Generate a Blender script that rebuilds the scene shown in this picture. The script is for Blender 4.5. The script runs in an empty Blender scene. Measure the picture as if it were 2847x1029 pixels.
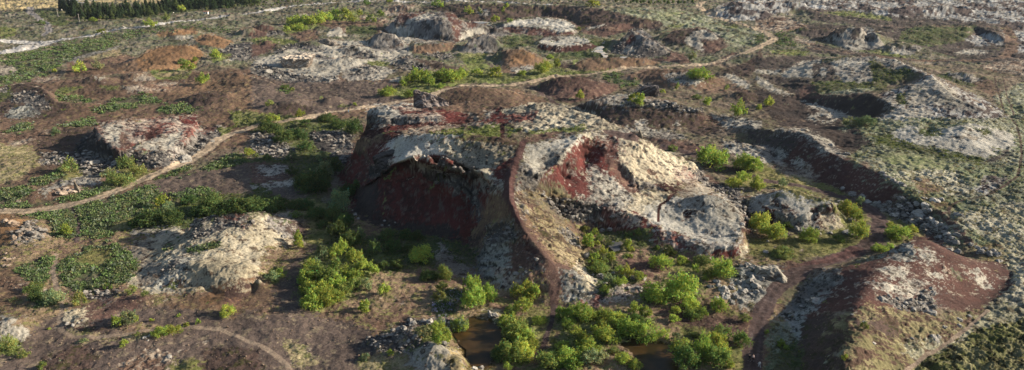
import bpy, bmesh, math, random
import numpy as np
from mathutils import Vector, Matrix

rng = np.random.default_rng(7)
random.seed(7)
scene = bpy.context.scene
COL = scene.collection

# ------------------------------------------------------------------ camera
W, Hh = 2847, 1029
F = 2000.0
CX, CY = W / 2, Hh / 2
PITCH = math.radians(19.47)
SP, CP = math.sin(PITCH), math.cos(PITCH)
CAMZ = 98.0

def unproj(px, py, z):
    px, py, z = (np.asarray(v, float) for v in (px, py, z))
    a = (py - CY) / F
    h = CAMZ - z
    den = SP + a * CP
    y = h * (CP - a * SP) / den
    x = (px - CX) / F * (h / den)
    return x, y

def proj(x, y, z):
    d = y * CP + (CAMZ - z) * SP
    return CX + F * x / d, CY + F * ((CAMZ - z) * CP - y * SP) / d, d

TILES = {'P': (0, 0, 1), 'H': (900, 240, 1.5016), 'R': (1640, 340, 2.3276), 'G': (2060, 640, 2.593)}
for i, n in enumerate('1234'):
    TILES['A' + n] = (i * 700, 0, 2.66)
    TILES['B' + n] = (i * 700, 330, 2.66)
    TILES['C' + n] = (i * 700, 670, 2.593)
TILES['Z1'] = (820, 640, 3.879)
TILES['Z2'] = (1240, 740, 3.222)
TILES['Z3'] = (1500, 740, 3.222)
TILES['Z4'] = (540, 480, 3.104)
TILES['Z5'] = (1600, 620, 4.656)
TILES['Z6'] = (160, 0, 4.6)

def T(tile, x, y):
    x0, y0, s = TILES[tile]
    return x0 + np.asarray(x, float) / s, y0 + np.asarray(y, float) / s

# ------------------------------------------------------------------ noise textures (periodic, spectral)
def spectral(n, lo, hi, beta, seed):
    r = np.random.default_rng(seed)
    fx = np.fft.fftfreq(n)[:, None]
    fy = np.fft.rfftfreq(n)[None, :]
    f = np.sqrt(fx * fx + fy * fy)
    f[0, 0] = 1
    amp = np.where((f >= 1 / hi) & (f <= 1 / lo), f ** -beta, 0)
    s = amp * np.exp(2j * np.pi * r.random(amp.shape))
    t = np.fft.irfft2(s, s=(n, n))
    return ((t - t.mean()) / t.std()).astype(np.float32)

TX = {'frac': spectral(1024, 4, 300, 1.7, 1), 'frac2': spectral(1024, 4, 300, 1.7, 2),
      'band': spectral(1024, 7, 26, 0.6, 3), 'band2': spectral(1024, 7, 26, 0.6, 4),
      'rough': spectral(1024, 3, 120, 1.25, 5)}

def cells(n, g, seed):
    # jittered-grid cells: distance to the border between the two nearest points, and one height per cell
    r = np.random.default_rng(seed); jx = r.random((g, g)); jy = r.random((g, g)); hh = r.random((g, g)).astype(np.float32)
    c = n / g; X, Y = np.meshgrid(np.arange(n) / c, np.arange(n) / c, indexing='ij')
    i0 = np.floor(X).astype(int); j0 = np.floor(Y).astype(int)
    f1 = np.full((n, n), 9.0); f2 = f1.copy(); hv = np.zeros((n, n), np.float32)
    for a in (-1, 0, 1):
        for b in (-1, 0, 1):
            i = (i0 + a) % g; j = (j0 + b) % g
            d = np.hypot(i0 + a + jx[i, j] - X, j0 + b + jy[i, j] - Y)
            near = d < f1
            f2 = np.where(near, f1, np.minimum(f2, d)); hv = np.where(near, hh[i, j], hv); f1 = np.where(near, d, f1)
    e = np.clip((f2 - f1) / .35, 0, 1)
    return ((hv - .5) * 1.3 + e * .9 - .55).astype(np.float32)
TX['cell'] = cells(1024, 40, 11); TX['cell2'] = cells(1024, 40, 12)

def samp(name, x, y, scale):
    t = TX[name]
    n = t.shape[0]
    u = np.asarray(x, np.float64) / scale + 37.3
    v = np.asarray(y, np.float64) / scale + 91.7
    iu = np.floor(u); iv = np.floor(v)
    fu = (u - iu).astype(np.float32); fv = (v - iv).astype(np.float32)
    i0 = iu.astype(np.int64) % n; j0 = iv.astype(np.int64) % n
    i1 = (i0 + 1) % n; j1 = (j0 + 1) % n
    return (t[i0, j0] * (1 - fu) + t[i1, j0] * fu) * (1 - fv) + (t[i0, j1] * (1 - fu) + t[i1, j1] * fu) * fv

def sstep(a, b, x):
    t = np.clip((x - a) / (b - a), 0, 1)
    return t * t * (3 - 2 * t)

# ------------------------------------------------------------------ height contours
# Every contour point is (x, y, z): a photo point together with its real height, turned into a world position.
CON = []      # list of (X, Y, Z) world polylines
FEET = []     # closed outlines (world) that split hills from the ground

def line(tile, pts, closed=False):
    p = np.array([q if len(q) == 3 else (q[0], q[1], 0) for q in pts], float)
    px, py = T(tile, p[:, 0], p[:, 1])
    x, y = unproj(px, py, p[:, 2])
    z = p[:, 2]
    if closed:
        x, y, z = (np.append(v, v[0]) for v in (x, y, z))
    CON.append((x, y, z))
    return x, y, z

def ridge(tile, crest, foot=None, base=0.0, back=1.7):
    x, y, z = line(tile, crest)
    CON.append((x, y + back * (z - base) + 2, np.full_like(z, base)))
    if foot:
        line(tile, [(q[0], q[1], q[2] if len(q) == 3 else base) for q in foot])

MOUNDS = []
def mound(tile, x, y, h, rx, ry, base=0.0, sharp=1.0):
    px, py = T(tile, x, y)
    wx, wy = unproj(px, py, h + base)
    MOUNDS.append((float(wx), float(wy), h, rx, ry, sharp))

# ---- the big central hill
HFOOT = [(65,370),(100,450),(130,500),(150,545),(250,582),(380,607),(480,628),(590,645),(640,700),(640,770),(700,820),(760,850),
         (850,880),(940,905),(1010,905),(1110,892),(1150,870),(1130,800,.5),(1095,730,.5),(1075,650,1),(1080,600,1.5),(1150,590,1.5),
         (1250,610,1.5),(1340,640,1.2),(1390,690,.3),(1472,712),(1563,722),(1737,714),(1775,700),(1768,640),(1800,604),(1859,575),(1969,612),(2078,640),
         (2185,592)]
hp = [(900 + q[0] / 1.5016, 240 + q[1] / 1.5016, q[2] if len(q) == 3 else 0) for q in HFOOT]
hp += [(2352,590,0),(2290,566,0),(2160,556,0),(2060,552,0),(1990,535,1),(1950,500,1.5),(1900,462,1),(1800,440,0),(1700,425,0),(1500,412,0),(1300,412,0),
       (1150,415,0),(1030,425,0),(985,440,0),(955,465,0)]
FEET.append(('hill', line('P', hp, True)))
line('H', [(300,212,24.2),(370,204,25.4),(450,200,26.5),(600,206,26.5),(720,222,26),(805,245,25)])
line('H', [(262,250,18),(285,290,18),(310,318,18.5),(350,300,21),(400,285,23.3),(470,278,24.5),(540,312,23),(595,345,21.8),(650,355,21),(700,385,20),(715,420,18.5)])
line('H', [(205,430,9.5),(300,425,10.5),(430,420,11),(560,440,11.5),(640,520,8.5),(680,570,6)])
line('H', [(690,500,11.5),(660,560,7),(625,620,2)])
line('H', [(825,245,25),(800,300,24),(772,400,21.5),(775,470,19),(800,530,16),(840,600,13),(890,660,10),(940,720,7.5),(955,790,4),(960,860,1.5)])
line('H', [(770,560,12.5),(750,640,8.5),(735,720,5),(770,800,2)])
line('H', [(860,770,5.2),(850,830,2)])
line('H', [(1020,770,5),(1080,800,3.2),(1100,850,1.5)])
line('H', [(885,428,17),(940,475,11.5),(1000,540,6),(1050,590,3),(1070,640,1.3)])
line('H', [(840,320,23.5),(905,368,20.8),(960,330,21.6),(1040,240,25),(1085,195,26)])
line('H', [(1085,195,26),(1140,180,26),(1200,165,25.5),(1285,192,24)])
line('H', [(925,392,16),(1010,390,14.8),(1060,398,14.4),(1095,320,16.2),(1160,300,18),(1250,315,17.5),(1300,385,13.5)])
line('H', [(1040,455,12),(1100,490,9),(1200,512,7.8),(1300,532,7),(1360,545,6.8)])
line('H', [(1130,560,3.2),(1250,585,3.5),(1345,600,3.8)])
line('R', [(280,75,24),(330,105,22),(430,160,18),(520,203,14),(600,212,12.5),(660,260,10),(720,300,5)])
line('R', [(215,300,15),(260,400,11),(330,432,10),(400,432,9.5),(480,442,9),(560,400,8),(640,350,7)])
line('R', [(255,425,9.0),(330,455,8),(420,458,7.6),(490,470,7.2)])
line('H', [(188,80,25),(280,72,25),(400,72,25),(500,75,25),(560,62,24),(680,60,24.5),(760,85,26.5),(860,70,28.5),(940,70,29),
           (1050,88,28.5),(1130,115,27.5),(1200,150,26.5),(1285,190,24)])
line('H', [(186,118,24),(270,130,24.2),(400,128,24.5),(490,130,24)])
line('H', [(275,165,20.5),(350,163,21.5),(480,160,22.2),(600,150,22.5)])
line('H', [(450,190,22.3),(600,180,22.8),(740,185,23.5),(830,195,24.5),(950,180,25.5),(1080,172,26)])
line('H', [(128,222,17),(200,216,18),(255,206,20)])
line('H', [(125,285,10),(185,325,10),(95,350,4)])
line('H', [(182,150,15),(160,200,12)])
# bowl shaped lobe and the lobe right of it
line('R', [(510,508,8),(620,495,9),(740,468,11),(830,472,11),(900,520,9),(960,570,7),(985,640,5.2),(992,720,4.2),(978,765,3.7),
           (930,795,3.7),(800,798,3.5),(690,785,3.5),(620,740,3.9),(560,708,4.3),(480,685,4.6),(400,655,5),(335,605,6)])
line('R', [(450,600,5.9),(560,640,4.6),(680,700,3.7),(850,740,3.5)])
line('R', [(745,480,11),(790,560,8),(850,650,5.5)])
line('R', [(1015,640,2.5),(1018,740,.6)])
line('R', [(965,500,6),(1015,560,3),(1045,640,.8)])
line('R', [(1015,490,6),(1100,470,7),(1180,455,8.5),(1240,435,9.5),(1340,442,9.5),(1450,480,8.5),(1560,512,7.5),(1594,545,6.5)])
line('R', [(1594,556,5.8),(1500,566,5.4),(1420,592,5),(1330,602,4.5),(1200,600,4),(1132,545,5.5)])
line('R', [(1594,605,3),(1480,612,2.9),(1400,640,2.6),(1300,650,2)])
# ---- tilted slab on the left
FEET.append(('rock_outcrop', line('P', [(205,430),(262,436),(331,462),(395,470),(470,467),(504,447),(541,406),(566,366),(545,352),(500,345),(300,366),(250,385),(215,408)], True)))
line('P', [(270,362,8.6),(310,334,8.2),(390,322,7.6),(470,321,6.8),(504,326,6.4),(548,336,5.6)])
line('B1', [(700,70,9.2),(760,140,8.2),(800,190,7.4),(870,238,6.5),(950,222,6.3),(1100,228,5.4),(1240,235,4.6),(1340,190,4.9),(1430,100,5.3),(1478,45,5.6)])
line('B1', [(950,120,6.8),(1100,150,6),(1250,120,5.6)])
line('B1', [(570,205,1.8),(640,215,1.5)])
# ---- pale mound low on the left
FEET.append(('hill', line('P', [(430,690),(400,740),(385,790),(470,800),(530,802),(600,822),(660,850),(740,770),(790,705),(846,640),(850,612),(800,632),(730,640),(650,646),(560,652),(480,668)], True)))
line('P', [(541,627,6.5),(586,599,8.7),(625,592,9),(658,587,9.2),(714,590,8.8),(723,590,8.5),(749,593,7.6),(775,608,5.5),(824,616,3),(846,622,1.5)])
line('B1', [(1450,868,5),(1600,805,6.3),(1800,800,6.8)])
line('C1', [(1200,180,2.9),(1400,170,4.2),(1650,190,4.8),(1850,170,4.6)])
line('C1', [(1380,350,1.3),(1520,315,2.6),(1680,285,3.3),(1867,275,3.2)])
line('C1', [(1560,420,1.2),(1700,420,1.3)])
# ---- red scoria hill at the lower right
FEET.append(('hill', line('P', [(2478,690,0),(2400,712,0),(2330,738,0),(2265,800,0),(2225,872,0),(2215,930,0),(2228,1040,0),(2260,1110,0),(2400,1118,0),(2500,1090,1),(2530,1020,1.6),(2640,938,2),(2735,860,2),
           (2788,820,2),(2822,768,2),(2806,734,2.4),(2760,724,2.2),(2690,726,1.5),(2620,712,1),(2540,697,.5)], True)))
line('C4', [(1040,15,7.5),(1080,5,8.3),(1170,-40,9.6),(1250,-62,10.2),(1330,0,8.8),(1400,70,7.2),(1540,140,5.2),(1700,190,3.4),(1820,205,1.2)])
line('C4', [(1080,20,8.2),(1000,115,8.2),(880,180,8.2),(820,330,9.4),(750,430,9.8),(700,560,10),(665,750,10),(670,931,10),(690,1040,9)])
line('C4', [(640,215,4),(560,400,4),(480,600,4.2),(480,800,4.6)])
line('C4', [(1835,262,.2),(1745,372,.2),(1630,462,.4)])
line('P', [(2847,800,2.2),(2847,700,3),(2847,950,2)])
# ---- long dark red ridge on the right
line('B4', [(-60,190,0),(100,250,0),(180,305,0),(430,455,0),(620,530,0),(800,612,0),(950,660,0),(1020,745,0),(1150,800,0),(1270,840,0),(1350,910,0)])
line('B4', [(-60,45,6),(100,85,7),(330,105,8),(440,170,8),(560,260,8),(740,325,7.5),(900,400,7.5),(1000,470,7),(1150,565,6),(1300,650,5),(1430,720,4.5),(1530,820,4),(1600,905,3.5)])
line('B4', [(1150,640,3),(1300,740,2.4),(1430,850,2)])
for q in [(700,262,6.5),(1000,400,6.5),(1300,560,5.5),(1500,640,5),(1987,500,6),(1987,700,5),(1987,900,3.5),(1300,310,6.5),(1900,330,6.5),(2300,500,6),(2300,800,4),(1700,450,6)]:
    line('B4', [q, (q[0] + 8, q[1], q[2])])
line('A4', [(380,900,2),(200,800,2),(600,870,3)])
line('B4', [(560,205,3.5),(700,232,4)])
line('B4', [(680,90,5.5),(740,60,6.5),(800,110,7),(870,200,6.5)])
# ---- mossy hill, upper right
line('B4', [(1010,128,7),(1200,200,7),(1500,255,7),(1700,295,7),(1900,205,7)])
line('A4', [(350,470,6),(480,436,9),(560,425,12),(860,412,14),(1000,430,15),(1150,490,16),(1300,548,18),(1400,650,17),(1500,740,15),(1700,830,12)])
line('B4', [(1180,72,9.5),(1260,125,8.6),(1400,95,9.5),(1560,60,12),(1800,100,9)])
line('B4', [(1270,95,7.8),(1300,100,7.8)])
line('A4', [(450,690,6.5),(620,700,8),(830,690,10.2),(930,730,12),(1040,790,12)])
line('A4', [(200,640,2),(320,742,2),(550,802,2),(750,868,2.5),(880,885,3.5)])
line('A4', [(620,625,8.2),(800,640,9),(960,640,9.8),(1150,600,12)])
line('P', [(2200,180,2),(2300,184,3),(2500,190,3),(2620,215,4),(2720,260,5),(2830,330,6)])
# ---- far ridges and outcrops
FARFEET = []
ridge('A4', [(560,225,9),(700,195,12.5),(770,188,14),(860,215,11.5),(930,290,6)], [(500,292),(620,350),(720,372),(860,370),(955,352)])
ridge('A3', [(1500,75,3),(1620,45,8),(1700,15,12),(1800,30,11),(1915,20,11),(2000,0,13),(2120,10,12),(2250,30,8),(2340,70,4)], [(1510,115),(1620,140),(1760,150),(1900,140),(2050,120),(2200,110)])
ridge('A4', [(860,50,5),(1000,62,6),(1100,40,9),(1250,50,8),(1400,30,11),(1500,48,8),(1600,72,4)], [(880,130),(1100,150),(1400,110),(1650,100)])
ridge('A4', [(1100,205,3),(1250,195,5),(1400,192,5.5),(1560,192,6),(1650,195,6),(1760,235,5.5),(1842,290,4.5)], [(1380,330),(1560,340),(1700,350),(1840,330)])
FARFEET.append([('A2', [(950,242),(1100,262),(1350,298),(1500,312),(1640,262),(1700,262),(1790,228)]), ('A2', [(940,228,2.5),(1030,172,8),(1100,112,14),(1180,92,16),(1290,98,15),(1360,100,16.5),(1440,90,18),(1500,102,16),(1550,152,12),(1640,168,9),(1700,182,7.5),(1800,198,5)])])
for ft, cr in [f for f in FARFEET]:
    ridge(cr[0], cr[1], ft[1])
line('A2', [(1060,205,6),(1200,190,8),(1400,200,10),(1490,200,10)]); line('A2', [(1200,150,12.5),(1300,160,12),(1400,150,14.5)])
ridge('A2', [(870,290,4),(930,248,10),(985,240,11),(1060,258,9),(1150,335,3)], [(870,372),(1000,378),(1160,368)])
ridge('A2', [(1560,340,4),(1640,268,10),(1720,248,11.5),(1800,262,10),(1818,290,8)], [(1540,378),(1700,392),(1818,385)])
line('A2', [(1180,392,0),(1330,395,0),(1490,372,0)]); line('A2', [(1200,335,4),(1350,325,5),(1490,312,5)])
# two flat topped mesas
line('A3', [(0,232),(200,260),(420,275),(520,262),(560,235)]); line('A3', [(0,188,3),(100,190,3),(330,216,3),(420,242,3),(510,228,3),(538,205,3),(520,180,3),(450,142,3),(250,130,3),(90,148,3),(0,170,3)])
line('A3', [(0,160),(90,135),(250,119),(460,132),(560,180)])
line('A3', [(250,372),(420,386),(600,378),(690,345)]); line('A3', [(258,318,3.6),(300,332,3.6),(430,340,3.6),(570,328,3.6),(645,312,3.6),(620,285,3.6),(480,262,3.6),(300,280,3.6),(258,318,3.6)])
line('A3', [(235,300),(300,290),(480,276),(650,290)])
# dark embankment along the top
line('A3', [(-400,35,8),(0,38,9),(400,42,10),(700,62,10),(850,92,9),(1000,132,8),(1150,160,5)])
line('A3', [(-420,130),(-100,150),(0,140),(300,110),(530,165),(560,215),(740,262),(940,215),(1150,215)])
line('P', [(1250,2,8),(1400,1,9),(1560,2,9),(1700,4,9),(1800,12,7)])
ridge('A3', [(830,330,4),(900,260,9),(960,203,12.5),(1040,270,10.5),(1130,300,8.5),(1240,378,4)], [(780,385),(860,405),(1000,430),(1240,408)])
ridge('A3', [(1150,260,3),(1260,225,7),(1380,206,9),(1500,208,9.5),(1600,262,7),(1650,330,2)], [(1180,330),(1330,395),(1470,395),(1560,398),(1680,350)])
# brown mounds near the long path
ridge('A3', [(-50,385,6),(40,372,8),(130,358,9),(220,398,6),(320,440,2)], [(-60,480),(40,535),(200,528),(340,460)])
ridge('A3', [(520,480,2),(620,430,4.5),(820,428,4.6),(1050,422,4.6),(1150,462,1)], [(500,505),(700,522),(1000,490),(1170,472)])
ridge('A3', [(250,625,2.5),(380,565,7),(480,556,8),(620,572,7),(740,605,4.5),(880,632,1)], [(240,655),(400,755),(520,765),(680,728),(800,690),(900,645)])
ridge('A3', [(880,560,2),(1080,508,6),(1250,506,6.5),(1400,520,6),(1580,565,4)], [(880,590),(1050,610),(1200,650),(1400,660),(1640,640)])
line('A3', [(560,765,4),(680,745,7),(850,715,7.5),(1050,742,8),(1250,770,8),(1460,812,7),(1540,870,3)])
line('A3', [(520,790,0),(700,870,0),(830,945,0),(1000,960,0),(1250,950,0),(1450,940,0),(1600,925,0)])
line('P', [(1600,262,1.5),(1700,262,2.5),(1830,268,2.5),(1950,288,2)])
ridge('A2', [(1340,735,2),(1470,672,5),(1600,648,6.5),(1760,650,6.5),(1900,665,5),(2000,700,3)], [(1330,770),(1450,830)], back=1.2)
# left middle
ridge('A1', [(890,470,2),(1000,425,5),(1100,365,8.5),(1210,342,9.5),(1350,335,8.5),(1440,345,6),(1500,385,2)], [(860,520),(1000,530),(1150,535),(1300,525),(1450,480)])
ridge('A1', [(1440,300,2),(1500,262,5),(1565,250,6),(1640,275,4),(1720,305,1)], [(1440,350),(1600,375),(1720,335)])
ridge('A1', [(1330,720,3),(1420,690,5),(1500,680,5.5),(1600,680,5.5),(1700,690,4)], [(1330,770),(1480,820),(1620,840),(1740,800)], base=1.0)
ridge('A1', [(1440,555,2),(1600,528,5.5),(1750,535,6),(1915,575,5),(2080,640,3),(2250,700,2)], None)
ridge('A1', [(-60,660,2),(20,645,2.6),(100,620,3),(200,625,3.4),(330,675,4.6),(410,760,2.5)], [(0,860),(150,880),(300,860),(420,800)])
mound('A1', 690, 560, 5, 11, 10); mound('A1', 1000, 545, 3.5, 14, 9); mound('A1', 600, 760, 3, 24, 12); mound('A1', 960, 650, 2, 30, 14)
mound('A2', 90, 180, 7, 17, 14); mound('A2', 300, 757, 3.6, 15, 10); mound('A2', 560, 745, 3, 9, 7); mound('A2', 640, 745, 2.6, 7, 6)
mound('A2', 350, 425, 3.2, 24, 15); mound('A2', 100, 300, 4, 14, 9); mound('A2', 450, 320, 4, 16, 10); mound('A2', 780, 350, 4, 22, 12); mound('A2', 700, 430, 3.6, 20, 12)
mound('A2', 830, 500, 3, 15, 9); mound('A2', 1150, 425, 4.5, 12, 9); mound('A2', 560, 290, 3, 8, 5); mound('A2', 640, 210, 4, 9, 6); mound('A2', 1420, 470, 3, 20, 8)
mound('A1', 1850, 210, 6, 14, 10)
mound('A4', 490, 220, 4, 18, 12); mound('A4', 340, 215, 4, 12, 9); mound('A4', 1090, 335, 4, 20, 14); mound('A4', 1540, 545, 4, 22, 12, 3)
mound('A3', 1750, 700, 4, 14, 9); mound('A4', 0, 430, 2.5, 40, 20); mound('A3', 1860, 440, 2, 18, 12)
mound('C2', 1180, 640, 3.5, 7, 6); mound('C2', 1330, 770, 4.5, 6.5, 9); mound('C2', 1500, 880, 3, 4, 6); mound('C2', 980, 720, 1.8, 8, 5); mound('C2', 1420, 560, 2, 5, 3.5)
mound('C2', 1730, 500, 1.8, 4, 4); mound('C3', 850, 330, 1.8, 15, 3.5); mound('C3', 1780, 200, 2.2, 7, 5)
mound('C1', 60, 600, 2.5, 7, 7); mound('B1', 300, 540, 2.2, 12, 5); mound('B1', 520, 500, 1.6, 6, 4); mound('B1', 60, 760, 3.5, 12, 9); mound('B1', 160, 850, 2.5, 11, 6)
mound('C4', 540, 210, 2.5, 7, 6); mound('C4', 1080, 15, 2.0, 4, 3, 7); mound('G', 1000, 60, 0.5, 5, 5)
mound('A1', 1850, 690, 2.2, 26, 14); mound('B2', 120, 160, 2, 14, 7); mound('R', 1000, 150, 2.5, 10, 6); mound('R', 1130, 175, 2, 9, 5)
mound('C1', 560, 560, 1.6, 12, 5); mound('C1', 1000, 420, 1.5, 10, 5); mound('B1', 680, 440, 1.5, 12, 5)
mound('P', 300, 60, 3, 30, 25); mound('P', 420, 62, 2.5, 25, 20); mound('P', 500, 85, 4, 25, 18); mound('P', 1130, 20, 5, 22, 20)
# ------------------------------------------------------------------ solve the height field between the contours
U0, U1, DU = -520.0, 3370.0, 5.0
V0, V1, DV = -150.0, 1130.0, 2.0
NU, NV = int((U1 - U0) / DU) + 1, int((V1 - V0) / DV) + 1

def foot(x, y):
    u, v, _ = proj(x, y, 0.0)
    return u, v

cu, cv, cz = [], [], []
for x, y, z in CON:
    u, v = foot(x, y)
    for i in range(len(u) - 1):
        n = int(max(abs(u[i + 1] - u[i]) / 2.5, abs(v[i + 1] - v[i]) / 1.0, 1)) + 1
        t = np.linspace(0, 1, n)
        cu.append(u[i] + (u[i + 1] - u[i]) * t); cv.append(v[i] + (v[i + 1] - v[i]) * t); cz.append(z[i] + (z[i + 1] - z[i]) * t)
cu, cv, cz = map(np.concatenate, (cu, cv, cz))

def solve():
    g = None
    for lev in (16, 8, 4, 2, 1):
        nu, nv = -(-NU // lev), -(-NV // lev)
        iu = np.round((cu - U0) / DU / lev).astype(int); iv = np.round((cv - V0) / DV / lev).astype(int)
        ok = (iu >= 0) & (iu < nu) & (iv >= 0) & (iv < nv)
        s = np.zeros((nv, nu)); c = np.zeros((nv, nu))
        np.add.at(s, (iv[ok], iu[ok]), cz[ok]); np.add.at(c, (iv[ok], iu[ok]), 1)
        fixed = c > 0
        val = np.where(fixed, s / np.maximum(c, 1), 0)
        fixed[0, :] = True
        if g is None:
            g = np.zeros((nv, nu))
        else:
            ii = np.clip(np.arange(nv) / 2, 0, g.shape[0] - 1); jj = np.clip(np.arange(nu) / 2, 0, g.shape[1] - 1)
            i0 = ii.astype(int); j0 = jj.astype(int); i1 = np.minimum(i0 + 1, g.shape[0] - 1); j1 = np.minimum(j0 + 1, g.shape[1] - 1)
            fi = (ii - i0)[:, None]; fj = (jj - j0)[None, :]
            g = (g[i0][:, j0] * (1 - fj) + g[i0][:, j1] * fj) * (1 - fi) + (g[i1][:, j0] * (1 - fj) + g[i1][:, j1] * fj) * fi
        g = np.where(fixed, val, g)
        for _ in range(400 if lev > 2 else 120):
            p = np.pad(g, 1, mode='edge')
            g = np.where(fixed, val, 0.25 * (p[:-2, 1:-1] + p[2:, 1:-1] + p[1:-1, :-2] + p[1:-1, 2:]))
    for _ in range(1):
        p = np.pad(g, 1, mode='edge')
        g = 0.5 * g + 0.125 * (p[:-2, 1:-1] + p[2:, 1:-1] + p[1:-1, :-2] + p[1:-1, 2:])
    return g

HF = solve()

def hf(u, v):
    a = np.clip((v - V0) / DV, 0, NV - 1.001); b = np.clip((u - U0) / DU, 0, NU - 1.001)
    i = a.astype(int); j = b.astype(int); fi = a - i; fj = b - j
    return (HF[i, j] * (1 - fj) + HF[i, j + 1] * fj) * (1 - fi) + (HF[i + 1, j] * (1 - fj) + HF[i + 1, j + 1] * fj) * fi

# ------------------------------------------------------------------ terrain grid: columns fan out from the near edge, rows get wider with distance
us = np.concatenate([np.arange(-1500, -120, 9.0), np.arange(-120, 2970, 2.5), np.arange(2970, 4350, 9.0)])
vs = np.concatenate([np.arange(2600, 1130, -14.0), np.arange(1130, 780, -1.5), np.arange(780, 330, -0.85), np.arange(330, 0, -1.15), np.arange(0, -146, -3.0)])
GU, GV = np.meshgrid(us, vs)
NR, NC = GU.shape
GX, GY = unproj(GU, GV, 0.0)
Z0 = hf(GU, GV)
for wx, wy, h, rx, ry, sh in MOUNDS:
    d = np.sqrt(((GX - wx) / rx) ** 2 + ((GY - wy) / ry) ** 2)
    if sh == 1.0:
        Z0 += h * np.exp(-1.6 * d * d)
    else:
        Z0 += h * (1 - sstep(1 - 1.0 / sh * 0.8 - 0.1, 1.12, d))
_fr = np.clip(GY / 320.0, .6, 3.0)
Z0 += 0.33 * samp('frac', GX, GY, 0.9) + 0.17 * samp('frac2', GX, GY, 0.25) + 0.24 * _fr * samp('rough', GX, GY, 0.55)
_P0 = Z0.copy()
def soften(poly, n):
    u, v = foot(poly[0], poly[1])
    jj = np.nonzero((us > u.min() - 60) & (us < u.max() + 60))[0]; ii = np.nonzero((vs > v.min() - 40) & (vs < v.max() + 40))[0]
    sl2 = (slice(ii[0], ii[-1] + 1), slice(jj[0], jj[-1] + 1)); a = Z0[sl2].copy()
    for _ in range(n):
        p = np.pad(a, 1, mode='edge'); a = (p[:-2, 1:-1] + p[2:, 1:-1] + p[1:-1, :-2] + p[1:-1, 2:] + 2 * a) / 6
    U, V = GU[sl2], GV[sl2]; m = np.zeros(U.shape, bool)
    for i in range(len(u) - 1):
        if v[i] != v[i + 1]:
            m ^= ((v[i] > V) != (v[i + 1] > V)) & (U < (u[i + 1] - u[i]) * (V - v[i]) / (v[i + 1] - v[i]) + u[i])
    w = m.astype(float)
    for _ in range(40):
        p = np.pad(w, 1, mode='edge'); w = (p[:-2, 1:-1] + p[2:, 1:-1] + p[1:-1, :-2] + p[1:-1, 2:] + 2 * w) / 6
    Z0[sl2] = Z0[sl2] * (1 - w) + a * w
soften(FEET[3][1], 300); soften(FEET[2][1], 50)
DEP = GY * CP + (CAMZ - Z0) * SP

def visible(x, y, z, cell=3.0, tol=0.02):
    px, py, d = proj(x, y, z)
    nx, ny = int(W / cell) + 2, int(Hh / cell) + 2
    ix = np.floor(px / cell).astype(int); iy = np.floor(py / cell).astype(int)
    ok = (ix >= 0) & (ix < nx) & (iy >= 0) & (iy < ny)
    zb = np.full(nx * ny, 1e9)
    k = (iy * nx + ix)
    np.minimum.at(zb, k[ok], d[ok])
    vis = np.zeros(px.shape, bool)
    vis[ok] = d[ok] < zb[k[ok]] * (1 + tol)
    return vis, px, py

VIS, PX, PY = visible(GX, GY, Z0)
vi = np.nonzero(VIS.ravel())[0]
VPX, VPY = PX.ravel()[vi].astype(np.float32), PY.ravel()[vi].astype(np.float32)
# bucket the visible vertices for fast lookup of the ground point seen at a photo pixel
_bk = {}
_ord = np.argsort((np.floor(VPY / 16).astype(np.int64) * 400 + np.floor(VPX / 16).astype(np.int64)), kind='stable')
_key = (np.floor(VPY / 16).astype(np.int64) * 400 + np.floor(VPX / 16).astype(np.int64))[_ord]

def pick(px, py):
    px = float(np.clip(px, -100, W + 100)); py = float(np.clip(py, 0, Hh - 1))
    qx, qy = min(max(px, 0), W - 1), py
    best, bi = 1e9, vi[0]
    for r in (1, 3):
        for gy in range(int(qy // 16) - r, int(qy // 16) + r + 1):
            k0 = gy * 400 + int(qx // 16) - r
            a, b = np.searchsorted(_key, k0), np.searchsorted(_key, k0 + 2 * r + 1)
            if b > a:
                c = _ord[a:b]
                d = (VPX[c] - qx) ** 2 + (VPY[c] - qy) ** 2
                m = int(d.argmin())
                if d[m] < best:
                    best, bi = d[m], vi[c[m]]
        if best < 1e8:
            break
    return int(bi)

def pickw(px, py):
    i = pick(px, py)
    x, y, z = GX.ravel()[i], GY.ravel()[i], Z0.ravel()[i]
    if px < 0 or px > W - 1 or py > Hh - 1 or py < 0:
        x, y = unproj(px, py, z)
    return float(x), float(y), float(z)

# ------------------------------------------------------------------ ground cover: zones
ZN = {}
def zone(name, c0, c1, sp, fr, rock=0.0, hum=0.1, streak=0.0):
    ZN[name] = (len(ZN), np.array(c0), np.array(c1), np.array(sp), fr, rock, hum, streak)

zone('mix', (.19,.15,.115), (.135,.125,.075), (.10,.07,.055), .25, .15, .16)
zone('moss', (.42,.39,.33), (.32,.30,.255), (.09,.07,.055), .13, .22, .18)
zone('mosswhite', (.45,.43,.38), (.37,.355,.31), (.10,.075,.06), .12, .2, .13, .45)
zone('mosscream', (.46,.41,.31), (.36,.315,.225), (.12,.09,.065), .13, .3, .2)
zone('mossyellow', (.32,.275,.17), (.23,.19,.10), (.11,.075,.05), .26, .3, .26)
zone('spurmoss', (.31,.265,.165), (.20,.16,.092), (.085,.06,.045), .32, .75, .34)
zone('capmoss', (.45,.41,.315), (.34,.30,.225), (.10,.08,.065), .19, .7, .22)
zone('farscoria', (.064,.051,.048), (.086,.068,.061), (.05,.05,.035), .2, .12, .14)  # dark far scoria, toned cooler and darker for the shaded, hazy distance
zone('mossolive', (.235,.205,.115), (.15,.135,.07), (.09,.058,.044), .42, .15, .3)
zone('mossbrown', (.35,.30,.24), (.14,.09,.065), (.09,.06,.05), .2, .3, .2)
zone('mossrock', (.37,.35,.30), (.23,.21,.185), (.05,.042,.04), .24, .45, .2)
zone('mossred', (.36,.31,.26), (.15,.06,.05), (.06,.04,.04), .25, .5, .2)
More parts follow.
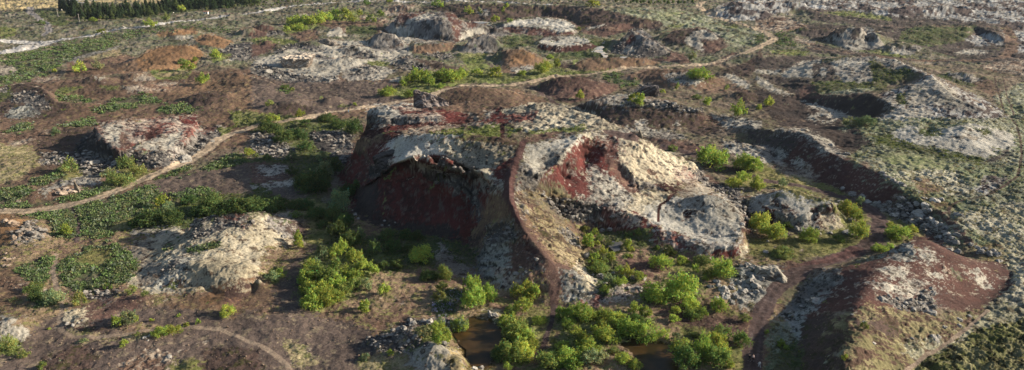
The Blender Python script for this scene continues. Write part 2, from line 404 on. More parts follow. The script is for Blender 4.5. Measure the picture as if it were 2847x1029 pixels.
zone('mossstreak', (.37,.37,.36), (.23,.22,.20), (.075,.058,.056), .46, .2, .3, 1.0)
zone('mossgrass', (.25,.255,.19), (.15,.175,.10), (.10,.09,.055), .22, .1, .32)
zone('mosspale', (.38,.36,.28), (.28,.27,.19), (.14,.12,.08), .2, .1, .35)
zone('tussock', (.30,.28,.15), (.13,.14,.05), (.07,.065,.03), .3, .1, .5)
zone('mossdim', (.30,.27,.22), (.2,.17,.14), (.07,.05,.04), .2, .3, .1)
zone('greyrock', (.27,.25,.23), (.14,.13,.12), (.045,.038,.036), .28, 1.0, .1)
zone('rimrock', (.27,.25,.23), (.15,.14,.13), (.05,.043,.04), .28, .3, .05)
zone('greymoss', (.30,.30,.27), (.17,.165,.15), (.05,.05,.045), .28, .7, .2)
zone('darkrock', (.10,.093,.09), (.055,.05,.05), (.24,.225,.20), .2, 1.0, .1)
zone('blackrock_shade', (.05,.046,.046), (.032,.03,.03), (.12,.115,.11), .1, .9, .1)
zone('rockred', (.11,.06,.05), (.07,.035,.032), (.22,.19,.17), .2, .9, .1)
zone('rubble', (.24,.225,.20), (.11,.10,.095), (.035,.032,.03), .35, .8, .3)
zone('red', (.115,.034,.031), (.085,.031,.029), (.22,.17,.15), .05, .25, .05)
zone('darkred', (.064,.026,.023), (.042,.021,.019), (.13,.07,.06), .1, .6, .05)
zone('cavered', (.118,.036,.031), (.058,.028,.026), (.14,.10,.085), .14, .6, .05)
zone('scoriared', (.098,.05,.042), (.075,.042,.037), (.28,.24,.19), .05, .1, .08)
zone('scoriadark', (.072,.052,.046), (.092,.062,.052), (.055,.05,.025), .2, .12, .12)
zone('scoriablack', (.048,.038,.035), (.062,.046,.04), (.04,.03,.03), .1, .08, .08)
zone('brown', (.155,.10,.072), (.11,.075,.058), (.16,.13,.07), .12, .08, .1)
zone('brownflat', (.128,.098,.084), (.10,.077,.068), (.21,.17,.12), .1, .04, .09)
zone('brownred', (.12,.072,.059), (.088,.056,.048), (.2,.14,.1), .1, .1, .1)
zone('ochre', (.27,.16,.085), (.19,.115,.068), (.13,.085,.05), .15, .12, .08)
zone('ochrebrown', (.19,.122,.08), (.135,.092,.066), (.25,.19,.10), .1, .06, .08)
zone('browndry', (.25,.185,.12), (.15,.10,.075), (.19,.18,.075), .2, .06, .16)
zone('drygrass', (.32,.275,.16), (.24,.19,.12), (.17,.17,.07), .2, .04, .15)
zone('grass', (.15,.18,.06), (.19,.19,.085), (.085,.105,.03), .28, .04, .25)
zone('grassdry', (.24,.21,.095), (.16,.165,.06), (.11,.12,.04), .2, .03, .14)
zone('grasspale', (.23,.25,.13), (.27,.26,.16), (.13,.16,.07), .25, .03, .22)
zone('darkgrass', (.075,.098,.042), (.105,.098,.055), (.055,.07,.025), .25, .1, .25)
zone('lupine', (.065,.085,.04), (.105,.095,.06), (.14,.12,.08), .3, .03, .15)
zone('heath', (.19,.165,.13), (.11,.125,.075), (.10,.09,.055), .25, .1, .25)
zone('straw', (.46,.36,.19), (.38,.31,.18), (.25,.22,.10), .15, .05, .15)
zone('mud', (.06,.045,.022), (.04,.032,.02), (.10,.065,.02), .25, .02, .05)
zone('road', (.47,.455,.43), (.41,.39,.365), (.30,.28,.25), .1, .0, .0)
zone('path', (.38,.30,.215), (.32,.25,.18), (.42,.34,.25), .1, .0, .0)
zone('track', (.10,.068,.062), (.08,.057,.053), (.12,.09,.085), .1, .0, .0)
zone('trackred', (.115,.06,.055), (.09,.05,.048), (.14,.09,.08), .1, .0, .0)
zone('trail', (.27,.21,.16), (.22,.17,.13), (.30,.24,.18), .1, .0, .0)
zone('greytrack', (.23,.21,.20), (.18,.165,.16), (.28,.26,.25), .1, .0, .0)
zone('pebble', (.30,.285,.26), (.2,.19,.175), (.06,.055,.05), .25, .3, .1)
NAMES = {v[0]: k for k, v in ZN.items()}

RS = 2.0
RW, RH = int(W / RS) + 1, int(Hh / RS) + 1
ZIMG = np.zeros((RH, RW), np.int16)

def fill(pts):
    pts = np.asarray(pts, float) / RS
    x0, y0 = np.floor(pts.min(0)).astype(int); x1, y1 = np.ceil(pts.max(0)).astype(int) + 1
    x0, y0 = max(x0, 0), max(y0, 0); x1, y1 = min(x1, RW), min(y1, RH)
    if x1 <= x0 or y1 <= y0:
        return None
    X, Y = np.meshgrid(np.arange(x0, x1) + .0, np.arange(y0, y1) + .0)
    m = np.zeros(X.shape, bool)
    n = len(pts)
    for i in range(n):
        ax, ay = pts[i]; bx, by = pts[(i + 1) % n]
        if ay == by:
            continue
        m ^= ((ay > Y) != (by > Y)) & (X < (bx - ax) * (Y - ay) / (by - ay) + ax)
    return (slice(y0, y1), slice(x0, x1)), m

def Z(name, tile, *pts):
    px, py = T(tile, [p[0] for p in pts], [p[1] for p in pts])
    r = fill(np.stack([px, py], 1))
    if r is not None:
        ZIMG[r[0]][r[1]] = ZN[name][0]
# ------------------------------------------------------------------ zones, read off the photograph area by area
Z('heath','P',(0,0),(2847,0),(2847,180),(0,180))
Z('brown','P',(0,230),(700,190),(1300,240),(1000,330),(600,420),(300,560),(0,600))
Z('brownflat','P',(430,500),(720,440),(760,560),(430,560))
Z('browndry','P',(0,590),(1100,600),(2150,640),(2200,1029),(0,1029))
# top left
Z('straw','A1',(0,0),(430,0),(430,62),(230,60),(0,78)); Z('straw','A1',(570,0),(1200,0),(1200,25),(900,20),(570,15))
Z('darkgrass','A1',(430,62),(700,110),(1100,110),(1300,60),(1915,0),(1915,40),(1350,90),(1150,130),(800,150),(600,160),(430,130))
Z('grass','A1',(0,200),(140,205),(110,260),(0,290)); Z('darkgrass','A1',(240,70),(430,70),(580,160),(420,200),(330,150))
Z('lupine','A1',(0,415),(350,345),(700,272),(1100,212),(1480,175),(1480,225),(1100,245),(900,300),(860,350),(500,440),(350,560),(0,640))
Z('mossdim','A1',(0,480),(130,490),(110,540),(0,560))
Z('brown','A1',(500,460),(850,390),(1000,420),(900,540),(700,570),(480,570))
Z('drygrass','A1',(650,410),(880,360),(900,400),(700,450)); Z('pebble','A1',(510,440),(640,400),(890,335),(880,350),(660,415),(520,460))
Z('ochre','A1',(1000,430),(1100,370),(1210,338),(1450,330),(1510,400),(1440,490),(1250,520),(1000,530),(900,510))
Z('ochrebrown','A1',(860,500),(1010,430),(1020,500),(1100,540),(900,550))
Z('ochre','A1',(1440,290),(1480,255),(1560,245),(1640,270),(1720,305),(1650,360),(1480,330))
Z('ochre','A1',(1150,240),(1440,200),(1460,250),(1300,260),(1180,272)); Z('moss','A1',(1310,265),(1440,262),(1420,290),(1290,295))
Z('lupine','A1',(1440,190),(1700,220),(1690,250),(1480,220)); Z('heath','A1',(1520,160),(1915,90),(1915,200),(1740,230),(1600,190))
Z('scoriadark','A1',(40,650),(110,605),(210,600),(330,650),(430,760),(520,800),(380,880),(200,890),(0,900),(0,660))
Z('darkgrass','A1',(0,640),(80,630),(90,720),(0,760)); Z('darkrock','A1',(90,690),(220,665),(330,720),(390,800),(300,830),(180,760),(80,760)); Z('greymoss','A1',(80,800),(200,770),(300,840),(180,880),(40,870)); Z('darkrock','A1',(0,650),(70,640),(60,680),(0,690))
Z('mossbrown','A1',(230,590),(300,560),(450,560),(430,600),(250,615)); Z('grass','A1',(420,655),(500,640),(610,640),(500,695),(430,690))
Z('scoriadark','A1',(580,605),(640,560),(690,556),(760,580),(830,600),(700,625),(600,625)); Z('moss','A1',(680,556),(780,575),(740,590))
Z('grass','A1',(740,630),(920,640),(800,672)); Z('mossbrown','A1',(960,550),(1080,545),(1160,590),(1000,600))
Z('grass','A1',(1100,520),(1300,520),(1450,480),(1380,580),(1150,590)); Z('drygrass','A1',(1150,545),(1400,520),(1380,545),(1200,575))
Z('lupine','A1',(400,700),(600,715),(740,745),(640,765),(430,745)); Z('lupine','A1',(690,815),(900,730),(1080,700),(1220,740),(1150,772),(930,795),(740,838))
Z('lupine','A1',(1180,790),(1420,760),(1500,820),(1300,845),(1180,825)); Z('lupine','A1',(430,931),(460,890),(690,865),(700,931))
Z('ochrebrown','A1',(1240,690),(1500,530),(1640,525),(1915,565),(1915,840),(1740,800),(1500,790),(1300,770))
Z('scoriadark','A1',(1330,730),(1420,690),(1540,675),(1690,690),(1700,730),(1580,780),(1440,800),(1350,770))
Z('mossbrown','A1',(900,640),(1330,600),(1250,660),(950,690)); Z('grass','A1',(1700,830),(1915,820),(1915,931),(1740,931))
Z('darkrock','A1',(1560,420),(1700,330),(1850,310),(1915,330),(1915,400),(1750,440)); Z('grass','A1',(1560,410),(1620,390),(1720,400),(1650,450),(1570,460))
Z('rubble','A1',(1700,430),(1900,390),(1915,400),(1915,440),(1720,450)); Z('moss','A1',(1640,450),(1750,420),(1720,450))
Z('darkred','A1',(1830,270),(1880,210),(1915,200),(1915,270)); Z('pebble','A1',(1860,500),(1915,460),(1915,545))
# top centre
Z('heath','A2',(0,110),(350,65),(700,40),(950,20),(960,130),(780,100),(600,100),(400,110),(100,180),(0,210))
Z('grass','A2',(230,200),(300,150),(600,90),(800,75),(960,120),(900,160),(700,170),(500,200),(250,260))
Z('mossbrown','A2',(1040,30),(1230,30),(1150,85),(1020,130),(980,90)); Z('mossbrown','A2',(780,100),(1030,150),(1000,170),(800,150))
Z('scoriadark','A2',(1230,60),(1440,30),(1915,32),(1915,150),(1650,165),(1520,120),(1440,90))
Z('pebble','A2',(1640,75),(1740,70),(1780,110),(1700,115)); Z('moss','A2',(1640,160),(1740,165),(1650,172))
Z('brown','A2',(440,160),(700,150),(980,170),(950,240),(720,250),(560,200)); Z('darkgrass','A2',(690,190),(920,190),(930,255),(700,250))
Z('brownred','A2',(0,210),(80,178),(170,205),(100,275),(0,285)); Z('rubble','A2',(110,235),(190,215),(270,255),(110,262))
Z('grass','A2',(0,285),(100,270),(340,300),(330,330),(150,320),(0,310)); Z('brown','A2',(280,250),(480,210),(500,290),(350,310))
Z('moss','A2',(540,265),(600,205),(650,195),(700,262),(620,270)); Z('greyrock','A2',(480,300),(520,278),(620,300),(590,340),(500,330))
Z('brownred','A2',(0,330),(120,295),(200,330),(140,380),(0,420))
Z('moss','A2',(0,470),(60,420),(200,400),(260,360),(430,380),(560,300),(850,300),(880,380),(1150,370),(1190,400),(1050,475),(850,470),(620,555),(650,595),(300,605),(150,560))
Z('rubble','A2',(0,470),(60,468),(330,555),(640,565),(630,600),(270,612),(100,575),(0,545)); Z('rubble','A2',(160,375),(250,330),(440,315),(560,380),(440,375),(300,360),(170,405))
Z('rubble','A2',(680,360),(740,340),(850,380),(960,420),(850,440),(690,405)); Z('darkrock','A2',(440,400),(560,410),(600,440),(470,440))
Z('mossrock','A2',(650,560),(760,490),(940,480),(1080,520),(960,592),(700,592)); Z('rubble','A2',(720,510),(900,485),(960,520),(870,580),(760,570))
Z('greyrock','A2',(860,310),(930,245),(985,236),(1060,258),(1165,345),(1160,368),(1020,378),(880,375)); Z('moss','A2',(1060,262),(1180,262),(1200,300),(1150,330))
Z('greyrock','A2',(940,240),(1030,165),(1090,95),(1260,85),(1440,88),(1550,150),(1790,192),(1790,232),(1700,262),(1640,262),(1520,315),(1350,300),(1200,255),(1100,262))
Z('rockred','A2',(1090,98),(1250,80),(1310,92),(1200,150),(1060,165)); Z('rockred','A2',(1420,95),(1500,95),(1555,160),(1525,310),(1490,310),(1480,190)); Z('rockred','A2',(1570,165),(1640,150),(1690,190),(1600,210))
Z('moss','A2',(1020,215),(1100,185),(1200,195),(1195,255),(1000,240)); Z('moss','A2',(1555,235),(1720,192),(1715,252),(1640,262),(1530,312)); Z('moss','A2',(1120,160),(1290,95),(1400,100),(1250,150),(1140,180))
Z('ochrebrown','A2',(1180,340),(1350,320),(1510,310),(1490,372),(1330,395),(1190,395)); Z('mossrock','A2',(1200,260),(1270,260),(1380,320),(1200,320))
Z('greyrock','A2',(1530,378),(1640,268),(1720,246),(1805,260),(1825,385),(1700,394)); Z('greyrock','A2',(1700,260),(1790,190),(1915,170),(1915,260),(1830,270))
Z('mossrock','A2',(1010,600),(1060,575),(1160,560),(1120,612)); Z('rubble','A2',(1030,490),(1100,418),(1200,408),(1350,500),(1200,532),(1040,492)); Z('scoriadark','A2',(1200,440),(1370,450),(1590,540),(1550,548),(1340,505))
Z('rubble','A2',(1280,400),(1380,380),(1540,420),(1400,440)); Z('grass','A2',(1480,400),(1750,390),(1720,470),(1915,560),(1600,520),(1560,440))
Z('grass','A2',(850,455),(950,450),(1030,465),(990,492),(860,482)); Z('grass','A2',(1100,580),(1180,540),(1350,530),(1600,520),(1915,560),(1915,620),(1600,612),(1430,650),(1300,700),(1130,720),(930,695),(1100,640))
Z('brownflat','A2',(0,560),(270,612),(640,600),(1010,602),(1100,640),(930,690),(1130,720),(1100,750),(700,800),(300,880),(0,800))
Z('lupine','A2',(180,655),(250,640),(310,660),(290,680),(190,680)); Z('scoriadark','A2',(140,800),(300,752),(470,810),(440,860),(200,870)); Z('grass','A2',(0,840),(150,840),(360,870),(200,931),(0,931))
Z('brown','A2',(1340,740),(1460,672),(1600,645),(1915,655),(1915,830),(1450,800))
# top right of centre
Z('heath','A3',(0,0),(1430,0),(1420,60),(0,30)); Z('mossgrass','A3',(720,62),(1100,60),(1400,90),(1600,160),(1200,205),(1000,130),(850,90)); Z('grasspale','A3',(1150,100),(1370,80),(1300,115),(1170,120))
Z('scoriadark','A3',(-10,38),(400,40),(700,60),(1000,130),(1200,160),(1150,215),(940,215),(740,272),(560,232),(530,190),(450,140),(180,125),(0,155))
Z('brownred','A3',(580,240),(800,180),(1000,165),(1050,190),(930,230),(740,275)); Z('moss','A3',(600,210),(760,175),(740,185),(620,225)); Z('moss','A3',(540,60),(620,60),(600,70))
Z('mosswhite','A3',(0,182),(90,150),(250,132),(460,145),(525,190),(515,225),(420,238),(330,212),(100,190),(0,205)); Z('rockred','A3',(0,192),(100,192),(330,216),(420,242),(512,230),(540,212),(548,245),(420,275),(200,260),(0,235))
Z('darkgrass','A3',(0,262),(200,262),(240,340),(0,350)); Z('darkgrass','A3',(550,270),(800,290),(760,400),(900,430),(560,430),(400,450),(300,410),(420,390),(640,370))
Z('mosswhite','A3',(258,318),(300,280),(480,262),(620,285),(645,312),(560,328),(430,340),(300,332)); Z('darkred','A3',(255,322),(430,342),(645,316),(690,345),(620,375),(420,386),(255,365))
Z('ochrebrown','A3',(-10,372),(130,356),(230,398),(340,450),(250,490),(200,528),(40,540),(-10,535)); Z('ochre','A3',(50,420),(130,365),(240,410),(200,470),(60,470)); Z('mossrock','A3',(40,500),(230,475),(190,535),(60,535))
Z('grass','A3',(80,560),(260,500),(350,440),(430,490),(560,430),(540,490),(430,525),(700,520),(1000,492),(700,545),(400,572),(0,612),(0,580))
Z('scoriadark','A3',(400,500),(440,460),(520,470),(500,510)); Z('ochrebrown','A3',(490,500),(620,428),(1050,420),(1170,468),(1000,488),(700,522),(530,512))
Z('darkrock','A3',(770,390),(900,260),(945,205),(1010,205),(1240,378),(1240,408),(1000,432),(830,395)); Z('greyrock','A3',(945,205),(1010,212),(1130,290),(1245,378),(1200,392),(1050,335),(960,265)); Z('darkred','A3',(890,320),(955,245),(990,290),(900,345))
Z('moss','A3',(880,370),(960,340),(970,380),(890,395)); Z('brownred','A3',(1240,380),(1330,400),(1395,470),(1180,455),(1060,440),(1230,410))
Z('scoriadark','A3',(1160,300),(1260,222),(1380,204),(1500,208),(1600,262),(1660,340),(1560,398),(1470,392),(1330,330)); Z('mossrock','A3',(1330,300),(1400,232),(1500,212),(1600,262),(1580,295),(1460,290),(1480,385),(1370,340))
Z('brownred','A3',(1480,300),(1560,290),(1620,350),(1560,390),(1480,370)); Z('mossgrass','A3',(1150,150),(1600,155),(1700,190),(1915,250),(1915,335),(1700,350),(1600,260),(1500,205),(1200,205)); Z('grass','A3',(1190,195),(1340,175),(1310,205)); Z('grass','A3',(1630,195),(1760,185),(1710,218))
Z('mossstreak','A3',(1490,120),(1620,20),(1740,0),(1915,0),(1915,150),(1700,150)); Z('moss','A3',(1550,80),(1660,40),(1620,90))
Z('scoriadark','A3',(1915,345),(1850,420),(1750,480),(1600,512),(1650,562),(1800,562),(1915,500)); Z('brownred','A3',(1400,500),(1600,440),(1700,380),(1760,400),(1600,470))
Z('brownred','A3',(240,640),(380,560),(620,565),(760,600),(890,630),(800,690),(680,730),(500,760),(400,750),(300,690)); Z('ochrebrown','A3',(0,650),(100,650),(200,690),(320,760),(200,775),(0,785))
Z('lupine','A3',(720,555),(840,538),(880,590),(1040,580),(1000,620),(900,650),(780,600)); Z('brown','A3',(880,555),(1080,505),(1400,515),(1600,560),(1640,605),(1810,660),(1500,690),(1400,650),(1200,640),(1050,605)); Z('mossrock','A3',(1180,540),(1400,530),(1500,600),(1400,630),(1230,600))
Z('darkrock','A3',(920,690),(990,640),(1060,612),(1140,630),(1160,725),(1000,700)); Z('mossrock','A3',(600,750),(800,705),(950,690),(1150,740),(1400,800),(1490,820),(1400,840),(1100,800),(680,770)); Z('rubble','A3',(1030,780),(1080,730),(1300,770),(1480,815),(1460,840),(1200,810))
Z('scoriadark','A3',(500,770),(680,765),(1040,790),(1450,830),(1540,860),(1600,940),(830,945),(700,850)); Z('moss','A3',(960,931),(980,890),(1050,880),(1060,931)); Z('mossrock','A3',(1250,931),(1270,890),(1310,890),(1300,931)); Z('brownred','A3',(1420,850),(1540,850),(1600,931),(1450,931))
Z('moss','A3',(1630,550),(1700,545),(1840,640),(1800,665),(1700,605)); Z('scoriadark','A3',(1700,640),(1800,660),(1915,720),(1780,760),(1720,720)); Z('mossrock','A3',(1520,830),(1600,850),(1700,850),(1915,900),(1915,945),(1600,945))
# top right
Z('farscoria','A4',(0,0),(2000,0),(2000,480),(1600,460),(300,60),(0,160)); Z('mossstreak','A4',(0,0),(2000,0),(2000,200),(1500,150),(1000,120),(700,80),(300,60),(0,160)); Z('mossstreak','A4',(1800,200),(2000,180),(2000,400),(1900,380)); Z('mossstreak','A4',(1150,60),(1750,70),(2000,30),(2000,140),(1700,130),(1300,110));  Z('mossstreak','A4',(900,0),(1300,20),(1640,90),(1500,140),(1100,60))
Z('grass','A4',(470,95),(700,78),(1000,125),(1010,155),(620,112)); Z('grass','A4',(150,225),(330,188),(490,185),(420,215),(200,242)); Z('farscoria','A4',(380,110),(600,110),(760,160),(560,170),(420,150)); Z('mossbrown','A4',(0,160),(180,110),(400,190),(200,240),(0,210))
Z('lupine','A4',(120,255),(230,230),(310,350),(160,330)); Z('lupine','A4',(0,255),(70,262),(60,310),(0,345)); Z('mossbrown','A4',(280,270),(500,335),(470,355),(300,310)); Z('farscoria','A4',(300,250),(400,170),(700,190),(560,290),(480,300),(330,260))
Z('mossrock','A4',(490,292),(720,198),(860,200),(960,350),(860,372),(720,375)); Z('farscoria','A4',(555,220),(700,185),(640,245),(560,250)); Z('farscoria','A4',(720,215),(770,190),(780,250),(730,300),(690,290))
Z('farscoria','A4',(370,345),(520,340),(720,378),(900,400),(1200,440),(1800,430),(1900,400),(1920,430),(1700,465),(1200,455),(700,410),(400,385)); Z('darkgrass','A4',(1080,230),(1200,190),(1640,190),(1560,300),(1300,345),(1060,310)); Z('mossstreak','A4',(1540,290),(1640,230),(1800,260),(1840,330),(1640,340))
Z('mossrock','A4',(1000,345),(1190,330),(1240,355),(1150,412),(1000,392)); Z('mossrock','A4',(1450,400),(1560,365),(1730,370),(1700,400),(1500,405)); Z('grass','A4',(740,370),(900,375),(1180,420),(1100,435),(900,398))
Z('farscoria','A4',(0,425),(320,410),(530,430),(250,515),(0,505)); Z('grass','A4',(100,375),(240,365),(390,378),(370,412),(120,395)); Z('moss','A4',(0,515),(190,520),(160,552),(0,535)); Z('farscoria','A4',(0,540),(200,570),(400,585),(430,690),(300,690),(180,640))
Z('moss','A4',(180,548),(350,450),(490,438),(430,575),(200,572)); Z('darkgrass','A4',(420,600),(640,590),(970,600),(970,660),(620,700),(440,690)); Z('mossgrass','A4',(450,690),(600,665),(890,640),(880,670),(620,700)); Z('farscoria','A4',(420,470),(580,455),(600,600),(430,605))
Z('mossrock','A4',(560,455),(700,425),(860,412),(880,600),(650,605),(580,520)); Z('moss','A4',(480,505),(520,490),(525,570),(480,565)); Z('darkgrass','A4',(840,440),(1000,520),(1150,500),(1190,560),(1000,620),(870,600)); Z('mossrock','A4',(880,425),(1000,430),(1200,500),(1000,515))
Z('mossstreak','A4',(1000,430),(1300,545),(1500,645),(1700,730),(1860,850),(1930,945),(880,945),(890,880),(1050,795),(930,715),(920,690),(1200,620),(1240,560)); Z('moss','A4',(1180,620),(1330,570),(1480,680),(1560,790),(1360,770),(1120,790),(1120,690)); Z('moss','A4',(900,900),(1060,800),(1300,800),(1300,931),(900,940)); Z('moss','A4',(930,720),(1040,740),(1050,785),(990,770))
Z('darkgrass','A4',(1040,705),(1110,690),(1125,770),(1055,775)); Z('scoriablack','A4',(290,690),(450,690),(620,702),(830,690),(920,722),(1030,790),(880,880),(750,868),(550,800),(320,740)); Z('brownred','A4',(330,640),(440,620),(450,700),(620,710),(500,740),(320,720))
Z('moss','A4',(0,560),(90,600),(150,650),(280,702),(150,692),(20,625)); Z('scoriablack','A4',(0,640),(150,692),(300,712),(600,822),(710,890),(650,940),(200,940),(0,770)); Z('moss','A4',(300,735),(420,765),(560,800),(720,860),(780,910),(660,930),(640,880),(480,815))
Z('moss','A4',(390,870),(430,838),(520,830),(600,860),(610,890),(540,908),(430,905)); Z('farscoria','A4',(430,870),(500,848),(570,865),(570,888),(450,890))
Z('brown','A4',(1640,560),(1760,600),(1810,700),(1790,725),(1620,655)); Z('darkgrass','A4',(1330,560),(1450,530),(1640,645),(1500,625)); Z('mossrock','A4',(1420,530),(1600,545),(1690,590),(1600,622),(1430,562)); Z('mossgrass','A4',(1750,720),(1990,600),(1990,940),(1915,940)); Z('mossbrown','A4',(1650,480),(1990,440),(1990,560),(1700,520))
# right
Z('mossgrass','B4',(560,0),(1990,0),(1990,940),(1400,940),(900,400))
Z('scoriablack','B4',(330,-10),(650,-10),(640,100),(870,205),(800,235),(560,205),(420,125)); Z('scoriablack','B4',(640,100),(740,55),(880,205),(700,245),(620,220)); Z('moss','B4',(380,-5),(460,25),(560,30),(620,-10),(600,-10),(540,15),(460,10),(420,-10))
Z('scoriared','B4',(-60,60),(100,92),(330,112),(560,262),(740,325),(900,402),(945,455),(1160,570),(1100,592),(1060,565),(950,640),(850,610),(800,575),(620,525),(430,445),(180,303),(280,235),(100,205),(-60,140))
Z('farscoria','B4',(-60,60),(100,92),(330,112),(300,230),(280,235),(100,205),(-60,140)); Z('mossrock','B4',(100,82),(340,68),(480,130),(580,180),(700,285),(640,292),(480,232),(335,115)); Z('rubble','B4',(-60,180),(100,205),(280,235),(180,303),(-60,290)); Z('moss','B4',(0,292),(180,303),(190,330),(0,330)); Z('moss','B4',(260,300),(330,290),(400,345),(430,395),(340,395))
Z('grassdry','B4',(-60,335),(200,335),(430,455),(620,525),(800,612),(600,575),(-60,420)); Z('drygrass','B4',(200,335),(430,455),(450,500),(150,400))
Z('mosswhite','B4',(1000,105),(1060,75),(1180,48),(1240,112),(1400,60),(1600,40),(1740,60),(1900,120),(1925,195),(1700,290),(1500,248),(1200,195),(1060,155)); Z('darkgrass','B4',(1175,85),(1300,72),(1400,105),(1270,128)); Z('darkgrass','B4',(1640,80),(1720,68),(1755,112),(1680,122)); Z('mossdim','B4',(1450,130),(1620,125),(1640,160),(1480,160))
Z('darkgrass','B4',(840,120),(1000,110),(1070,160),(1200,200),(1500,252),(1700,295),(1680,335),(1400,285),(1100,235),(900,190)); Z('mossgrass','B4',(800,200),(930,190),(960,250),(760,330),(700,280)); Z('grasspale','B4',(860,260),(1100,252),(1400,305),(1500,375),(1200,365),(1000,335)); Z('farscoria','B4',(1690,330),(1890,220),(1900,260),(1720,340))
Z('mosspale','B4',(1000,400),(1250,370),(1500,380),(1600,560),(1400,560),(1150,490)); Z('mosspale','B4',(1500,690),(1990,600),(1990,760),(1700,860),(1550,780)); Z('mossstreak','B4',(1700,420),(1900,440),(1700,560),(1600,540)); Z('browndry','B4',(1150,440),(1250,440),(1400,520),(1250,560))
Z('rubble','B4',(880,640),(1010,630),(1060,560),(1290,640),(1320,760),(1440,830),(1500,930),(1300,890),(1100,760)); Z('brownred','B4',(1290,640),(1440,720),(1540,830),(1650,931),(1560,931),(1440,800))
Z('grassdry','B4',(560,590),(700,640),(820,700),(860,900),(700,945),(500,945),(640,800)); Z('grassdry','B4',(930,680),(1100,770),(1300,870),(1250,850),(1100,931),(960,931),(950,760))
Z('mossyellow','B4',(1200,550),(1500,640),(1440,690),(1320,650))
# the lower right
Z('mosspale','C4',(1640,500),(1870,260),(1830,170),(1750,50),(1650,-60),(1980,-100),(1980,620),(1700,600),(1400,780),(1100,960)); Z('tussock','C4',(1380,760),(1700,610),(1980,560),(1980,960),(1060,960))
Z('mossyellow','C4',(1500,20),(1700,0),(1830,170),(1760,150),(1640,130)); Z('mossgrass','C4',(100,600),(330,560),(360,960),(60,960)); Z('darkgrass','C4',(180,750),(340,720),(360,960),(120,960))
Z('scoriared','C4',(320,560),(480,440),(600,200),(1000,100),(1070,0),(1250,-65),(1340,-5),(1540,135),(1750,135),(1870,240),(1850,280),(1760,400),(1650,495),(1480,505),(1000,490),(560,505),(340,700))
Z('scoriadark','C4',(320,560),(560,495),(640,700),(660,960),(340,960)); Z('scoriablack','C4',(1790,180),(1850,190),(1872,250),(1780,395),(1650,495),(1640,470),(1760,370),(1830,260))  # dark left slope and black cut wall: shade put into the cover
Z('mossgrass','C4',(700,130),(950,90),(860,130),(720,150))
Z('greymoss','C4',(960,110),(1040,10),(1130,15),(1155,130),(1030,128)); Z('moss','C4',(1170,55),(1250,60),(1300,130),(1240,172),(1180,140)); Z('moss','C4',(880,215),(960,190),(1060,180),(1120,240),(1000,280),(920,250)); Z('moss','C4',(1160,180),(1260,210),(1390,262),(1350,285),(1250,245))
Z('mossrock','C4',(820,290),(900,300),(1000,310),(1140,260),(1290,300),(1180,320),(1200,370),(1100,400),(960,370),(850,340)); Z('moss','C4',(860,310),(960,320),(1120,290),(1180,330),(1080,370),(940,350)); Z('moss','C4',(1525,210),(1620,180),(1700,350),(1640,330)); Z('rubble','C4',(850,390),(1000,390),(1160,430),(1250,350),(1320,380),(1300,470),(1250,520),(1050,480))
Z('greymoss','C4',(320,340),(480,220),(600,185),(650,270),(550,350),(500,470),(320,570),(170,540),(250,420)); Z('greymoss','C4',(200,560),(320,560),(340,720),(250,640))
Z('mossolive','C4',(540,570),(830,450),(1000,485),(1180,500),(1250,560),(1350,540),(1500,505),(1650,470),(1650,510),(1400,720),(1100,930),(1050,960),(680,960),(640,700)); Z('scoriadark','C4',(700,560),(950,560),(1100,650),(960,700),(760,600)); Z('mosspale','C4',(1050,760),(1300,680),(1350,720),(1150,860))
Z('drygrass','C4',(0,50),(300,0),(560,0),(700,60),(560,100),(300,150),(100,130)); Z('brownred','C4',(60,180),(280,140),(420,160),(320,260),(230,270)); Z('greymoss','C4',(-50,260),(100,180),(180,180),(240,260),(200,300),(-50,320)); Z('moss','C4',(-60,320),(220,300),(150,350),(0,420),(-60,450))
# bottom centre
Z('grass','C3',(380,480),(760,520),(1090,560),(1080,680),(820,720),(560,900),(200,931),(380,700)); Z('grassdry','C3',(1050,130),(1500,130),(1660,200),(1450,260),(1180,220)); Z('grass','C3',(1180,280),(1420,290),(1430,420),(1200,440),(1000,440),(1000,380))
Z('brownred','C3',(760,150),(960,90),(1050,100),(1200,200),(1050,265),(960,255),(900,180)); Z('brownred','C3',(1070,480),(1250,470),(1500,560),(1750,560),(1840,510),(1720,690),(1500,640),(1200,600)); Z('grassdry','C3',(1200,600),(1500,640),(1600,700),(1300,700))
Z('mossred','C3',(530,450),(700,372),(870,300),(1045,315),(1000,375),(850,435),(640,465)); Z('greymoss','C3',(1640,260),(1740,140),(1867,180),(1900,300),(1860,440),(1700,480),(1660,350)); Z('moss','C3',(1700,490),(1850,380),(1900,380),(1867,450),(1720,510)); Z('darkgrass','C3',(1050,100),(1180,30),(1300,90),(1200,110)); Z('darkgrass','C3',(560,110),(740,20),(900,30),(800,130),(960,280),(700,380),(600,230))
Z('grass','Z2',(420,450),(740,480),(850,700),(700,870),(560,900),(470,700)); Z('grassdry','Z2',(720,380),(930,360),(900,560),(860,700),(770,560)); Z('grassdry','C3',(1600,760),(1760,760),(1740,931),(1660,931))
